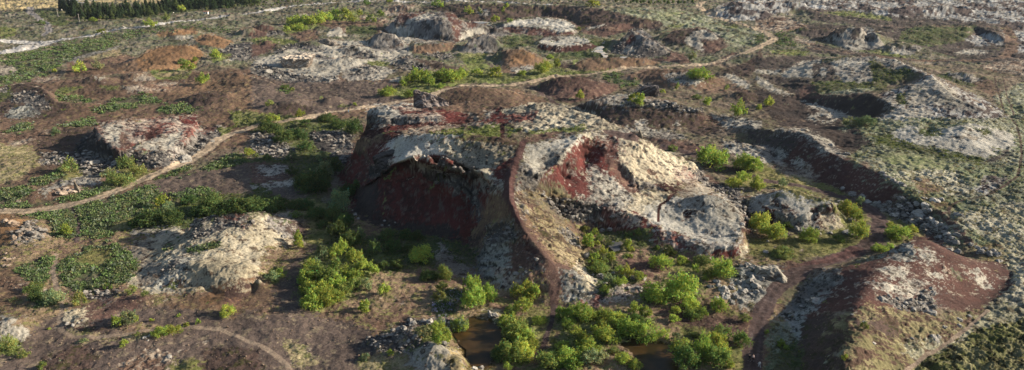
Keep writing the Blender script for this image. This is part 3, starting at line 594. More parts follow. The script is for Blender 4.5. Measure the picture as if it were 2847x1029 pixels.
# bottom left of centre
Z('darkgrass','C2',(600,-10),(1600,-10),(1600,190),(1200,200),(920,245),(780,100)); Z('grass','C2',(370,90),(560,0),(700,0),(900,210),(720,400),(420,520),(310,360)); Z('brownflat','C2',(110,440),(260,200),(430,0),(520,0),(370,150),(330,380),(420,520),(330,560))
Z('browndry','C2',(900,250),(1230,190),(1330,320),(1270,500),(880,640),(500,620),(700,430)); Z('mossdim','C2',(1370,170),(1560,180),(1600,240),(1420,230)); Z('brownflat','C2',(-10,540),(420,530),(880,640),(900,931),(-10,931)); Z('drygrass','C2',(230,690),(420,760),(480,900),(350,931),(280,820))
Z('drygrass','C2',(750,840),(1000,800),(1150,840),(1180,931),(800,931)); Z('darkrock','C2',(820,740),(960,660),(1100,590),(1280,560),(1400,530),(1450,600),(1250,640),(1290,740),(1440,740),(1180,860),(1100,800),(860,790)); Z('moss','C2',(1130,780),(1280,740),(1400,755),(1440,940),(1200,940)); Z('straw','C2',(1400,745),(1480,780),(1560,940),(1430,940))
Z('mosscream','C2',(1690,470),(1760,490),(1790,560),(1700,560)); Z('lupine','C2',(1260,470),(1330,390),(1500,350),(1530,430),(1400,540),(1290,520)); Z('grass','C2',(1190,620),(1420,600),(1450,720),(1290,740),(1200,680))
Z('mud','C2',(1440,640),(1560,540),(1700,530),(1790,600),(1800,780),(1700,920),(1560,900),(1500,760)); Z('mud','C3',(820,720),(960,695),(1200,735),(1260,800),(1290,940),(1000,940),(930,850))
# bottom left
Z('brownflat','C1',(330,560),(980,450),(1430,480),(1650,540),(1880,480),(1880,940),(-10,940),(-10,720),(200,620)); Z('scoriadark','C1',(300,840),(560,740),(720,790),(640,940),(280,940)); Z('scoriadark','C1',(480,620),(800,590),(800,660),(600,670)); Z('scoriadark','C1',(1480,760),(1880,780),(1880,940),(1440,940))
Z('mossbrown','C1',(900,860),(1080,750),(1280,850),(1200,940),(860,940)); Z('grassdry','C1',(1280,860),(1440,850),(1450,940),(1220,940)); Z('drygrass','C1',(480,640),(860,690),(1100,640),(1060,690),(860,720),(520,700)); Z('browndry','C1',(820,620),(1000,600),(1300,640),(1000,690))
Z('ochrebrown','C1',(-10,180),(330,280),(330,350),(180,390),(-10,500)); Z('mossbrown','C1',(0,270),(170,280),(330,340),(150,380),(0,340)); Z('moss','C1',(-10,530),(110,560),(220,640),(130,720),(-10,700)); Z('grass','C1',(-10,710),(120,720),(130,800),(-10,830))
Z('browndry','B1',(150,870),(600,880),(1000,850),(1100,870),(1050,931),(100,940))
# left middle
Z('brown','B1',(-10,0),(700,0),(560,190),(300,250),(-10,180)); Z('drygrass','B1',(-10,190),(250,205),(290,330),(150,440),(-10,490)); Z('lupine','B1',(0,110),(200,20),(250,60),(130,110)); Z('mossbrown','B1',(0,130),(360,80),(400,130),(100,200)); Z('scoriadark','B1',(360,90),(600,60),(690,60),(560,190),(400,220),(240,210))
Z('lupine','B1',(420,50),(690,0),(700,40),(500,60)); Z('mossrock','B1',(270,540),(420,470),(560,390),(750,390),(720,500),(450,500),(330,540)); Z('grassdry','B1',(330,400),(560,330),(640,400),(470,460)); Z('grassdry','B1',(850,380),(1050,370),(1160,400),(960,470),(760,500))
Z('mossred','B1',(690,70),(760,15),(1450,-30),(1482,40),(1430,105),(1340,185),(1240,238),(950,225),(880,242),(800,190)); Z('darkred','B1',(1060,100),(1180,60),(1190,100),(1120,170),(1080,160)); Z('red','B1',(1330,-20),(1460,-10),(1440,42),(1350,42)); Z('brownred','B1',(890,80),(950,130),(950,210),(880,225)); Z('moss','B1',(960,220),(1090,170),(1210,120),(1370,80),(1310,190),(1230,236)); Z('mossrock','B1',(740,30),(900,40),(880,220),(800,190))
Z('blackrock_shade','B1',(560,200),(640,110),(700,70),(735,130),(800,190),(880,245),(820,275),(560,245)); Z('darkrock','B1',(870,242),(1240,240),(1280,300),(1260,362),(1050,374),(900,335)); Z('greyrock','B1',(1235,240),(1340,188),(1430,108),(1482,42),(1505,80),(1380,230),(1290,290)); Z('rubble','B1',(290,250),(560,240),(820,275),(900,335),(880,410),(620,400),(540,330),(300,330)); Z('rubble','B1',(1290,290),(1380,230),(1505,80),(1640,55),(1640,140),(1500,225),(1380,340),(1270,360)); Z('rockred','B1',(1480,90),(1560,60),(1640,80),(1520,120))  # slab's left face set black: its shadow put into the cover
Z('grass','B1',(1620,80),(1740,40),(1700,110),(1630,130))
Z('lupine','B1',(200,460),(420,400),(475,425),(270,505)); Z('lupine','B1',(-10,525),(235,505),(210,590),(-10,640)); Z('lupine','B1',(-10,645),(400,605),(700,520),(980,470),(1010,490),(800,565),(400,655),(-10,675)); Z('brown','B1',(120,610),(330,540),(400,580),(230,630)); Z('lupine','B1',(1140,445),(1400,340),(1415,365),(1150,455)); Z('lupine','B1',(1480,375),(1760,255),(1840,310),(1700,355),(1480,385)); Z('lupine','B1',(1310,430),(1450,390),(1430,420),(1320,440))
Z('brownflat','B1',(1160,500),(1480,385),(1700,360),(1915,330),(1915,560),(1640,570),(1300,570),(1150,540)); Z('darkgrass','B1',(780,790),(1140,560),(1300,590),(1650,560),(1915,540),(1915,690),(1700,690),(1440,800),(1080,870),(960,850)); Z('lupine','B1',(1260,565),(1400,535),(1600,525),(1650,560),(1400,585),(1270,595))  # dark grass here: shade over the shrubs put into the cover
Z('lupine','B1',(545,655),(800,592),(1130,500),(1160,540),(1080,700),(950,745),(850,765),(800,880),(590,890),(550,720)); Z('grassdry','B1',(800,780),(1060,700),(1080,740),(940,820),(820,830)); Z('lupine','B1',(110,705),(450,680),(540,690),(580,770),(550,885),(430,870),(360,740)); Z('ochre','B1',(-10,700),(110,715),(240,770),(210,865),(60,905),(-10,940)); Z('rubble','B1',(80,845),(250,740),(345,860),(280,905),(110,915))
Z('greyrock','B1',(960,820),(1080,810),(1110,850),(1000,860)); Z('mossrock','B1',(1080,830),(1250,790),(1440,830),(1300,880),(1100,870)); Z('pebble','B1',(960,815),(1060,812),(1110,845),(1000,850))
Z('mosscream','B1',(1060,900),(1250,830),(1440,790),(1550,715),(1750,678),(1915,688),(1915,940),(1000,940)); Z('darkrock','B1',(1420,870),(1460,760),(1560,712),(1700,690),(1850,690),(1915,740),(1850,800),(1700,800),(1600,840),(1500,875)); Z('mosscream','B1',(1480,790),(1540,750),(1560,790),(1500,830)); Z('mossred','B1',(1590,715),(1760,680),(1840,690),(1750,740),(1640,740))
Z('mosscream','C1',(900,120),(960,-10),(1880,-10),(1880,240),(1700,290),(1450,345),(1250,385),(1090,385),(900,300),(1000,200)); Z('mossdim','C1',(900,120),(960,0),(1100,0),(1080,120),(1250,200),(1200,380),(1000,300),(1000,180)); Z('greymoss','C1',(1150,210),(1240,130),(1400,100),(1300,250),(1420,300),(1260,380),(1090,350)); Z('darkrock','C1',(1150,210),(1250,140),(1330,120),(1240,240))
Z('lupine','C1',(490,130),(640,40),(800,5),(930,80),(990,190),(900,290),(640,355),(500,340),(430,310),(440,170)); Z('lupine','C1',(100,190),(380,95),(355,300),(200,265)); Z('grassdry','C1',(520,130),(660,60),(830,60),(820,150),(680,190),(560,180)); Z('lupine','C1',(1320,75),(1580,5),(1600,40),(1350,80)); Z('lupine','C1',(1220,10),(1270,10),(1260,60),(1220,50)); Z('lupine','C1',(190,400),(330,350),(440,380),(440,465),(250,470))
Z('ochrebrown','C1',(1150,470),(1430,390),(1560,305),(1880,275),(1880,480),(1650,530),(1480,480)); Z('ochre','C1',(1470,420),(1490,370),(1640,305),(1700,310),(1600,440),(1500,445)); Z('ochre','C1',(1740,285),(1880,275),(1880,310),(1760,310)); Z('brownred','C1',(1620,320),(1760,310),(1860,400),(1700,460),(1610,440)); Z('mosscream','C1',(450,490),(650,480),(830,420),(1010,390),(980,450),(760,515),(620,595),(460,605)); Z('rubble','C1',(620,400),(800,330),(900,370),(700,440)); Z('brownred','C1',(700,430),(1000,370),(1080,400),(980,480),(700,560),(560,590))
# centre left, in front of and beside the big hill
Z('darkgrass','B2',(-10,90),(160,0),(760,0),(760,150),(700,330),(560,420),(480,560),(700,640),(760,780),(900,800),(1600,880),(1600,940),(560,940),(420,700),(200,700),(100,690),(-10,560)); Z('rubble','B2',(-10,110),(160,100),(330,240),(300,290),(100,290),(-10,230)); Z('darkrock','B2',(440,90),(760,90),(760,320),(640,340),(560,240),(440,180)); Z('blackrock_shade','B2',(440,160),(580,170),(620,260),(480,230)); Z('brownred','B2',(0,320),(230,330),(330,380),(300,440),(120,480),(0,480)); Z('mossrock','B2',(20,340),(250,345),(310,400),(100,420)); Z('mossrock','B2',(-10,500),(120,480),(330,440),(340,480),(120,510),(-10,520)); Z('brownflat','B2',(120,510),(400,480),(440,560),(260,600),(160,560)); Z('grassdry','B2',(250,600),(430,580),(560,640),(580,760),(640,780),(600,900),(420,940),(440,740),(330,700),(240,640)); Z('mossdim','B2',(180,700),(260,660),(380,690),(330,740),(200,745)); Z('mossdim','B2',(520,600),(600,580),(610,610),(530,615)); Z('browndry','B2',(780,790),(1000,800),(1000,860),(780,870))
Z('darkgrass','B2',(0,260),(150,280),(140,310),(0,310)); Z('grassdry','B2',(110,0),(300,0),(160,90),(60,90))
Z('brownred','B2',(1540,931),(1740,560),(1860,560),(1900,640),(1800,760),(1660,940))
Z('mosscream','B2',(-10,690),(120,690),(320,740),(400,820),(420,940),(-10,940)); Z('greyrock','B2',(60,690),(200,720),(380,760),(420,850),(330,900),(200,880),(100,780)); Z('mosscream','B2',(0,830),(160,800),(260,880),(100,931),(-10,931)); Z('scoriadark','B2',(180,760),(380,760),(430,860),(360,940),(300,860)); Z('browndry','C2',(150,0),(330,30),(300,120),(180,130)); Z('ochrebrown','C2',(-10,290),(80,280),(160,330),(140,440),(-10,490)); Z('grass','C2',(110,250),(230,170),(270,230),(170,310))
# the big hill
Z('brown','H',(440,80),(600,20),(860,30),(960,70),(760,90),(700,60),(560,110))
Z('brown','H',(480,75),(700,58),(760,85),(720,135),(640,155),(600,150),(500,110)); Z('mossbrown','H',(560,110),(630,110),(660,150),(600,155))
Z('mosswhite','H',(183,80),(280,70),(400,72),(490,95),(500,112),(480,128),(330,128),(186,122)); Z('mossred','H',(260,80),(400,75),(500,100),(480,128),(340,128)); Z('greyrock','H',(183,105),(270,128),(495,126),(495,150),(270,165),(190,150)); Z('darkred','H',(188,145),(280,160),(495,145),(600,112),(640,150),(480,165),(300,175),(270,190),(190,215),(140,215)); Z('red','H',(430,100),(510,98),(600,115),(580,150),(510,150),(490,122))
Z('red','H',(640,152),(730,88),(830,120),(800,155)); Z('capmoss','H',(740,98),(860,68),(950,68),(1050,86),(1130,113),(1205,150),(1290,182),(1200,172),(1090,182),(900,185),(830,195),(790,155)); Z('mossred','H',(760,120),(900,100),(880,140),(800,150)); Z('moss','H',(690,110),(730,95),(660,150))
Z('mossbrown','H',(340,170),(600,155),(745,155),(745,215),(620,208),(440,200),(350,195)); Z('grass','H',(430,195),(560,172),(740,156),(745,212),(620,206),(440,198)); Z('grass','H',(755,165),(830,180),(770,212)); Z('grass','H',(850,188),(1000,178),(1110,165),(1090,182),(870,205)); Z('red','H',(275,170),(290,160),(355,165),(335,182),(270,195)); Z('darkred','H',(235,230),(270,190),(340,190),(320,210),(262,230))
Z('mosswhite','H',(252,235),(330,202),(450,196),(600,205),(800,240),(795,285),(725,325),(700,390),(600,345),(500,285),(400,292),(310,325),(270,290)); Z('capmoss','H',(470,235),(620,225),(800,250),(790,285),(720,330),(690,390),(600,345),(500,285)); Z('brown','H',(520,218),(620,202),(800,222),(810,248),(640,232))
Z('ochrebrown','H',(115,222),(200,213),(250,205),(262,232),(225,262),(170,270)); Z('red','H',(170,262),(250,225),(300,300),(190,320)); Z('scoriadark','H',(115,225),(170,270),(190,320),(130,300)); Z('mossred','H',(220,290),(260,262),(310,325),(250,320))
Z('cavered','H',(60,375),(125,260),(190,325),(310,325),(400,290),(500,288),(600,348),(700,385),(720,425),(690,490),(600,650),(480,632),(250,588),(130,550)); Z('darkred','H',(300,335),(400,296),(500,300),(600,360),(660,420),(560,430),(420,400),(320,380)); Z('darkrock','H',(420,395),(520,410),(600,470),(560,480),(440,420)); Z('scoriablack','H',(260,560),(420,570),(560,600),(590,645),(480,632),(250,588)); Z('scoriablack','H',(130,430),(200,420),(260,560),(250,588),(130,550)); Z('mossdim','H',(345,325),(400,320),(480,340),(500,400),(420,392),(350,352)); Z('darkrock','H',(470,390),(560,400),(680,530),(650,570),(560,455)); Z('darkrock','H',(470,290),(600,350),(690,400),(700,450),(620,400),(480,330)); Z('greyrock','H',(560,370),(690,400),(690,480),(640,470)); Z('blackrock_shade','H',(185,350),(210,320),(290,318),(285,370),(220,402)); Z('mossdim','H',(480,625),(520,690),(620,760),(560,800),(480,740)); Z('scoriablack','H',(600,650),(690,490),(640,640)); Z('blackrock_shade','H',(580,340),(640,350),(660,400),(600,400))
Z('ochrebrown','H',(690,480),(740,430),(765,440),(765,540),(700,570),(615,645),(650,560)); Z('greymoss','H',(635,700),(700,605),(780,545),(815,620),(785,700),(800,800),(760,855),(640,775)); Z('darkrock','H',(690,590),(770,550),(800,620),(740,660),(660,690)); Z('red','H',(720,335),(800,283),(775,400),(762,445),(715,400)); Z('moss','H',(690,375),(755,405),(758,450),(712,420))
Z('mosswhite','H',(835,250),(1040,205),(1090,190),(1045,255),(960,325),(900,372),(850,335),(825,305)); Z('mossdim','H',(880,200),(1010,190),(1000,220),(930,230)); Z('brownred','H',(800,235),(900,195),(1000,185),(960,215),(880,230)); Z('greyrock','H',(800,335),(870,330),(915,385),(880,430),(850,455),(795,450)); Z('spurmoss','H',(790,440),(880,430),(960,440),(1040,460),(1000,540),(960,490),(900,460),(810,500))
Z('mossrock','H',(1090,330),(1150,330),(1200,390),(1300,440),(1360,490),(1360,560),(1200,520),(1090,490),(1030,450)); Z('mossrock','H',(900,300),(1040,250),(1080,200),(1080,250),(1000,310),(930,380),(900,370)); Z('red','H',(900,398),(1000,300),(1075,212),(1130,192),(1178,280),(1265,300),(1335,475),(1285,460),(1200,372),(1150,340),(1118,380),(1125,455),(1035,462),(995,405)); Z('brownred','H',(1160,300),(1250,305),(1290,400),(1240,390),(1190,330)); Z('darkred','H',(1065,215),(1115,200),(1125,300),(1080,320)); Z('rockred','H',(1000,320),(1060,300),(1060,370),(1010,385)); Z('rockred','H',(1110,205),(1225,195),(1245,300),(1170,300)); Z('mossrock','H',(1090,188),(1290,172),(1292,200),(1100,212))
Z('capmoss','R',(170,95),(330,100),(470,190),(600,212),(720,300),(640,370),(500,405),(400,390),(270,355),(205,285),(190,180)); Z('greyrock','R',(225,290),(270,350),(400,385),(500,405),(480,445),(330,440),(250,400)); Z('darkred','R',(400,400),(560,390),(560,450),(500,450)); Z('rockred','R',(150,130),(190,180),(175,220),(140,190)); Z('mossred','R',(540,290),(640,280),(700,330),(640,390),(560,370)); Z('mosscream','R',(60,395),(160,470),(330,450),(490,450),(510,500),(340,560),(330,625),(200,560),(100,510)); Z('brownred','R',(100,300),(190,250),(290,430),(300,495),(200,400)); Z('mossrock','R',(0,260),(110,320),(200,420),(280,500),(200,560),(0,480))
Z('rockred','H',(945,500),(1060,560),(1100,480),(1200,500),(1340,560),(1340,600),(1180,590),(1080,575)); Z('red','H',(1180,545),(1351,570),(1400,600),(1351,620),(1180,595)); Z('darkrock','H',(900,460),(960,470),(1100,480),(1160,500),(1150,560),(1060,575),(1000,555),(950,500))
Z('spurmoss','H',(815,495),(900,500),(960,560),(1000,600),(1060,620),(1095,735),(1000,725),(900,640),(840,560)); Z('spurmoss','H',(830,500),(960,560),(1000,600),(1080,640),(1085,700),(1000,720),(900,620),(840,540)); Z('ochre','H',(830,510),(865,550),(870,580),(840,545))
Z('brownred','H',(780,650),(850,630),(900,660),(1000,735),(1025,765),(985,860),(965,915),(935,890),(925,780),(850,760),(795,770)); Z('greymoss','H',(985,775),(1060,760),(1110,800),(1155,855),(1110,895),(1000,902)); Z('mossred','H',(690,750),(800,770),(870,840),(760,850)); Z('mosscream','H',(1060,720),(1095,735),(1150,860),(1100,850),(1060,780)); Z('mossrock','H',(880,720),(930,760),(920,790),(890,760))
Z('brownred','H',(812,500),(855,555),(890,615),(930,660),(975,720),(945,722),(890,672),(845,612),(812,560)); Z('ochrebrown','H',(830,515),(860,555),(880,600),(855,590)); Z('rockred','H',(745,350),(775,340),(768,420),(752,430)); Z('mossbrown','H',(775,470),(800,520),(845,600),(830,612),(790,545),(768,490)); Z('greyrock','H',(790,470),(815,465),(850,540),(830,545)); Z('scoriadark','H',(880,560),(940,600),(985,650),(960,655),(900,600)); Z('rubble','H',(960,585),(1010,590),(1060,650),(1030,660)); Z('mossbrown','H',(905,640),(960,700),(1000,735),(985,750),(930,700)); Z('scoriadark','H',(1000,660),(1050,690),(1040,720),(1000,700)); Z('brownred','H',(850,480),(900,500),(890,530),(850,510)); Z('rockred','H',(820,600),(860,640),(890,690),(870,700),(830,650)); Z('greyrock','H',(860,690),(900,730),(925,775),(900,770)); Z('darkrock','H',(560,345),(640,352),(700,395),(720,425),(690,440),(620,400)); Z('mossred','H',(640,355),(700,385),(690,430),(640,390))
# bowl lobe and its neighbour
Z('mosswhite','R',(330,600),(345,550),(500,500),(620,492),(740,462),(850,468),(960,560),(992,650),(985,740),(930,795),(690,785),(560,708),(480,685)); Z('darkred','R',(575,600),(640,560),(690,545),(672,580),(600,618)); Z('greyrock','R',(508,510),(590,530),(600,552),(520,550)); Z('mossdim','R',(700,540),(730,530),(740,610),(710,600)); Z('moss','R',(800,500),(940,550),(960,640),(860,620),(800,560)); Z('rimrock','R',(685,788),(930,797),(978,765),(995,700),(990,790),(940,822),(700,815)); Z('red','R',(700,816),(930,824),(990,785),(985,860),(900,862),(720,846)); Z('mossred','R',(395,665),(480,690),(560,712),(690,788),(695,835),(560,820),(450,765)); Z('red','R',(400,670),(470,690),(460,740),(400,810),(420,740)); Z('red','R',(140,600),(300,590),(390,660),(380,700),(200,670)); Z('darkgrass','R',(100,690),(400,700),(420,800),(200,830),(60,800)); Z('mossred','R',(90,580),(300,600),(340,640),(200,680),(80,660)); Z('greyrock','R',(925,730),(985,690),(985,740),(935,765))
Z('mossdim','R',(560,450),(620,410),(760,400),(840,440),(720,465),(580,492)); Z('darkrock','R',(640,310),(720,305),(770,385),(870,400),(970,440),(1010,465),(940,500),(870,470),(760,420),(680,385)); Z('brownred','R',(720,330),(800,350),(860,400),(760,380)); Z('darkrock','R',(920,500),(1010,492),(1065,595),(1050,690),(1000,710),(985,600)); Z('rockred','R',(985,580),(1060,590),(1040,700),(1000,740))
Z('mosswhite','R',(1005,500),(1100,468),(1180,452),(1240,430),(1350,438),(1560,508),(1594,545),(1500,560),(1420,595),(1330,640),(1200,605),(1130,545),(1140,592),(1060,592)); Z('rockred','R',(1480,535),(1594,538),(1592,590),(1490,585),(1420,595),(1440,555)); Z('mossrock','R',(1130,545),(1330,605),(1420,595),(1590,595),(1655,665),(1540,720),(1360,705),(1160,650)); Z('mosscream','R',(1480,610),(1590,600),(1655,665),(1540,715),(1470,680)); Z('darkred','R',(1435,610),(1480,605),(1480,670),(1440,675)); Z('darkred','R',(1130,545),(1180,560),(1210,650),(1160,645)); Z('rockred','R',(1180,480),(1220,470),(1230,520),(1340,570),(1300,600),(1200,540))
Z('grassdry','R',(1020,770),(1250,710),(1340,725),(1640,690),(1800,640),(1800,760),(1600,855),(1300,895),(1100,885),(1000,835)); Z('mosscream','R',(985,800),(1030,800),(1020,870),(970,880)); Z('grassdry','R',(880,330),(1150,340),(1300,400),(1500,480),(1600,540),(1500,500),(1240,432),(900,420)); Z('mossbrown','R',(1150,260),(1400,290),(1500,350),(1300,350)); Z('brownred','R',(310,75),(640,130),(770,185),(720,210),(500,170)); Z('mossrock','R',(860,120),(1000,130),(1240,160),(1300,205),(1230,255),(900,210)); Z('mossrock','R',(290,20),(560,60),(640,100),(500,110),(300,70)); Z('scoriadark','R',(560,0),(850,-20),(860,60),(700,90)); Z('darkgrass','R',(420,150),(600,180),(560,200),(470,185))
# ------------------------------------------------------------------ zone of every terrain vertex (ragged edges), then paths in world space
rg1 = samp('rough', GX, GY, 0.22); rg2 = samp('rough', GY, GX, 0.20)
amp = np.clip(PY / 620.0, 0.12, 1.15) * 6.5
qx = PX + amp * rg1; qy = PY + 0.6 * amp * rg2
ix = np.clip(np.round(qx / RS), 0, RW - 1).astype(int); iy = np.clip(np.round(qy / RS), 0, RH - 1).astype(int)
ZID = ZIMG[iy, ix]
dzu = np.gradient(Z0, axis=1); dxu = np.gradient(GX, axis=1)
dzv = np.gradient(Z0, axis=0); dyv = np.gradient(GY, axis=0)
sx = dzu / np.where(np.abs(dxu) < 1e-6, 1e-6, dxu); sy = dzv / np.where(np.abs(dyv) < 1e-6, 1e-6, dyv)
SLOPE = np.sqrt(sx * sx + sy * sy)
hid = ~VIS & (PX > -5) & (PX < W + 5) & (PY > -5) & (PY < Hh + 5)
def hide(zid):
    return np.where(hid, np.where(SLOPE + 0.15 * rg1 > 0.55, ZN['scoriadark'][0], np.where(rg2 > 0.2, ZN['mossbrown'][0], ZN['brown'][0])), zid)
outf = sstep(0, 60, np.maximum(np.maximum(-PX - 15, PX - W - 15), np.maximum((-PY - 6) * 6, (PY - Hh - 15)))) + .25 * rg1 > .6
_n = samp('frac', GX, GY, np.where(GY > 900, 3.0, .6)); _m = samp('frac2', GX, GY, np.where(GY > 900, 4.0, .8))
_z = np.where(_n > .7, ZN['mossbrown'][0], np.where(_n > 0, ZN['heath'][0], np.where(_n > -.8, ZN['mossgrass'][0], ZN['scoriadark'][0])))
_z = np.where((_m > .8), ZN['grass'][0], _z)
ZID = np.where(outf, _z, hide(ZID))
# a second cover, looked up some metres uphill: loose soil washes downslope over its neighbour, so borders bleed instead of being cut
sl_ = np.maximum(SLOPE, 1e-3)
wash = np.clip(SLOPE * 2.2, 0, 1) * (1 - .85 * sstep(.8, 1.4, SLOPE)) * (2.0 + 2.2 * samp('rough', GX * 1.0, GY, 0.12)) + 0.4
wx, wy = GX + sx / sl_ * wash, GY + sy / sl_ * wash
px2, py2, _d = proj(wx, wy, Z0 + np.minimum(SLOPE, 1.5) * wash)
amp2 = amp * 1.7
jx = np.clip(np.round((px2 + amp2 * samp('rough', GY, GX, 0.09)) / RS), 0, RW - 1).astype(int)
jy = np.clip(np.round((py2 + .6 * amp2 * samp('rough', GX, GY, 0.08)) / RS), 0, RH - 1).astype(int)
ZID2 = np.where(outf, _z, hide(ZIMG[jy, jx]))

PATHS = []
def path(name, zn, hw, pts, tile='P'):
    px, py = T(tile, [p[0] for p in pts], [p[1] for p in pts])
    w = [pickw(a, b) for a, b in zip(px, py)]
    hws = [p[2] if len(p) > 2 else hw for p in pts]
    PATHS.append((name, zn, np.array([(a[0], a[1]) for a in w]), np.array(hws)))

path('path', 'path', 2.6, [(-80,590,2.9),(0,588,2.9),(80,587,2.8),(175,576,2.7),(270,552,2.7),(370,510,2.6),(470,470,2.6),(555,432,2.7),(590,402,2.8),(612,385,2.8),(645,372,2.6),(700,352),(790,337),(850,327),(910,314),(1000,300),(1090,287),(1150,276),(1195,266),(1232,250),(1290,238),(1420,236),(1480,228),(1530,214),(1640,207,2.8),(1740,190,3),(1850,184,3.2),(1960,180,3.3),(2020,167,3.3),(2080,143,3.4),(2135,122,3.6),(2152,106,3.8),(2135,93,3.8),(2080,73,3.8),(2020,55,4),(1975,36,4),(1943,17,4),(1955,4,4)])
path('road', 'road', 4.5, [(-120,160,5),(0,146,8),(75,130,8),(165,113,7),(262,97,6),(300,90,5.5),(375,79,5),(410,73,4.6),(440,69,4.5),(500,60,4.5),(556,55,4.5),(640,43,5),(720,33,5.5),(795,21,6),(890,10,6.5),(982,4,7),(1080,2.5,5),(1240,2,4.5),(1400,8,3.5),(1530,14,3)])
path('road', 'road', 6, [(-100,112,6),(0,112,6),(50,116,7),(110,120,8)])
path('track', 'greytrack', 3, [(120,100,2.4),(137,88,3.5),(132,70,3.5),(105,50,3.5),(83,35,4),(85,20,4)])
path('track', 'track', 2.4, [(1690,368,1.8),(1760,380,2),(1850,402,2.2),(1960,440,2.3),(2100,494,2.3),(2240,521,2.4),(2360,554,2.5),(2415,578,2.7),(2446,608,2.8),(2450,640,2.9),(2425,674,2.9),(2370,702,2.9),(2290,731,2.9),(2215,762,2.8),(2163,800,2.3),(2130,850,2.1),(2110,900,2.1),(2097,960,2.1),(2090,1050,2.1)])
path('track', 'trackred', 2, [(2235,735,1.2),(2300,728,2),(2380,692,2.2)])
path('path', 'track', 1.6, [(1468,236,1.4),(1490,248,1.4),(1520,268,1.5),(1550,290,1.5)])
path('path', 'trackred', 2, [(1455,395,1.1),(1443,425,1.5),(1425,470,1.7),(1413,520,1.6),(1420,555,1.4),(1434,595,1.2),(1450,622,.9)])
path('path', 'brownred', 2, [(1450,622,.8),(1480,675,.9),(1515,712,1.0),(1537,750,1.3),(1541,790,1.5),(1540,850,1.3)])
path('trail', 'track', .7, [(1540,850,.8),(1535,890,.7),(1520,930,.8),(1510,965,.8),(1490,1000,.7)])
path('trail', 'track', .6, [(203,578),(211,600),(222,628),(214,656),(212,672)])
path('trail', 'trail', .62, [(158,705),(147,755),(155,795),(170,825),(173,855),(164,893),(170,917),(200,936),(262,938),(340,931)])
path('trail', 'trail', .7, [(340,931),(425,917),(520,909),(617,917),(686,947),(720,958),(750,975),(790,1008),(808,1030)])
path('trail', 'darkred', .5, [(1831,615),(1830,590),(1836,568),(1856,556),(1880,535)])
path('trail', 'scoriadark', .5, [(2762,210),(2777,263),(2790,305),(2825,350),(2838,390),(2840,430),(2830,490),(2795,515),(2740,545),(2665,560),(2640,578),(2638,595)])
path('trail', 'scoriadark', .5, [(2785,212),(2797,255),(2820,320)])
path('trail', 'brown', 5, [(2795,75,5),(2812,100,5),(2812,140,5),(2790,160,4),(2700,170,3),(2550,168,3),(2400,152,3),(2250,132,3)])
path('trail', 'trail', .5, [(2745,862),(2700,905),(2640,950),(2570,990),(2520,1030)])
path('trail', 'darkred', .8, [(1397,345,.8),(1398,362,.8),(1397,385,.8)])

PATHMASK = np.zeros(Z0.shape, np.float32)
PID = np.full(Z0.shape, -1, np.int16)
PQ = np.full(Z0.shape, 9.0, np.float32)
for k, (nm, zn, p, hw) in enumerate(PATHS):
    for i in range(len(p) - 1):
        a, b = p[i], p[i + 1]
        R = max(hw[i], hw[i + 1]) * 1.9 + 1
        m = (GX > min(a[0], b[0]) - R) & (GX < max(a[0], b[0]) + R) & (GY > min(a[1], b[1]) - R) & (GY < max(a[1], b[1]) + R)
        idx = np.nonzero(m)
        if len(idx[0]) == 0:
            continue
        x, y = GX[idx], GY[idx]
        d = b - a
        L2 = max(float(d @ d), 1e-6)
        t = np.clip(((x - a[0]) * d[0] + (y - a[1]) * d[1]) / L2, 0, 1)
        dist = np.hypot(x - a[0] - t * d[0], y - a[1] - t * d[1])
        h = hw[i] + (hw[i + 1] - hw[i]) * t
        edge = dist - 0.13 * h * rg1[idx]
        PATHMASK[idx] = np.maximum(PATHMASK[idx], (1 - sstep(h * 0.9, h * 1.7, dist).astype(np.float32)) * (.35 if hw.max() < 1.8 else 1))
        PQ[idx] = np.minimum(PQ[idx], (dist / np.maximum(h, .1)).astype(np.float32))
        on = edge < h
        if nm == 'path' and zn in ('trackred', 'brownred'):
            on &= VIS[idx]
        sub = (idx[0][on], idx[1][on])
        ZID[sub] = ZN[zn][0]; ZID2[sub] = ZN[zn][0]; PID[sub] = k

# ------------------------------------------------------------------ relief of each zone
rockA = np.zeros(len(ZN), np.float32); humA = np.zeros(len(ZN), np.float32)
for nme, v in ZN.items():
    rockA[v[0]] = v[5]; humA[v[0]] = v[6]

def blur(a, n):
    for _ in range(n):
        a = (a + np.roll(a, 1, 0) + np.roll(a, -1, 0)) / 3
        a = (a + np.roll(a, 1, 1) + np.roll(a, -1, 1)) / 3
    return a

RA = blur(rockA[ZID], 2); HA = blur(humA[ZID], 2)
sp = np.abs(dyv) + 0.02        # row spacing in metres
DEP0 = GY * CP + (CAMZ - Z0) * SP
far = np.clip(DEP0 / 300.0, 0.75, 3.0)
keep = 1 - PATHMASK * 0.92
hb = samp('band', GX, GY, 0.14); hb2 = samp('band2', GX, GY, 0.42); hb3 = samp('band', GX + 300, GY, 1.0)
f1 = np.clip(1.6 / sp / 2, 0, 1)
hf1 = samp('rough', GX, GY, 0.055)
hum = HA * (0.22 * hb * f1 + 0.35 * hf1 * f1 + 0.45 * hb2 * np.clip(5 / sp / 2, 0, 1) + 0.5 * far * hb3)
ponds = (ZID == ZN['mud'][0])
PM = blur(ponds.astype(np.float32), 6)
Z1 = Z0 + hum * keep
Z1 = Z1 * (1 - PM) + (-0.35) * PM
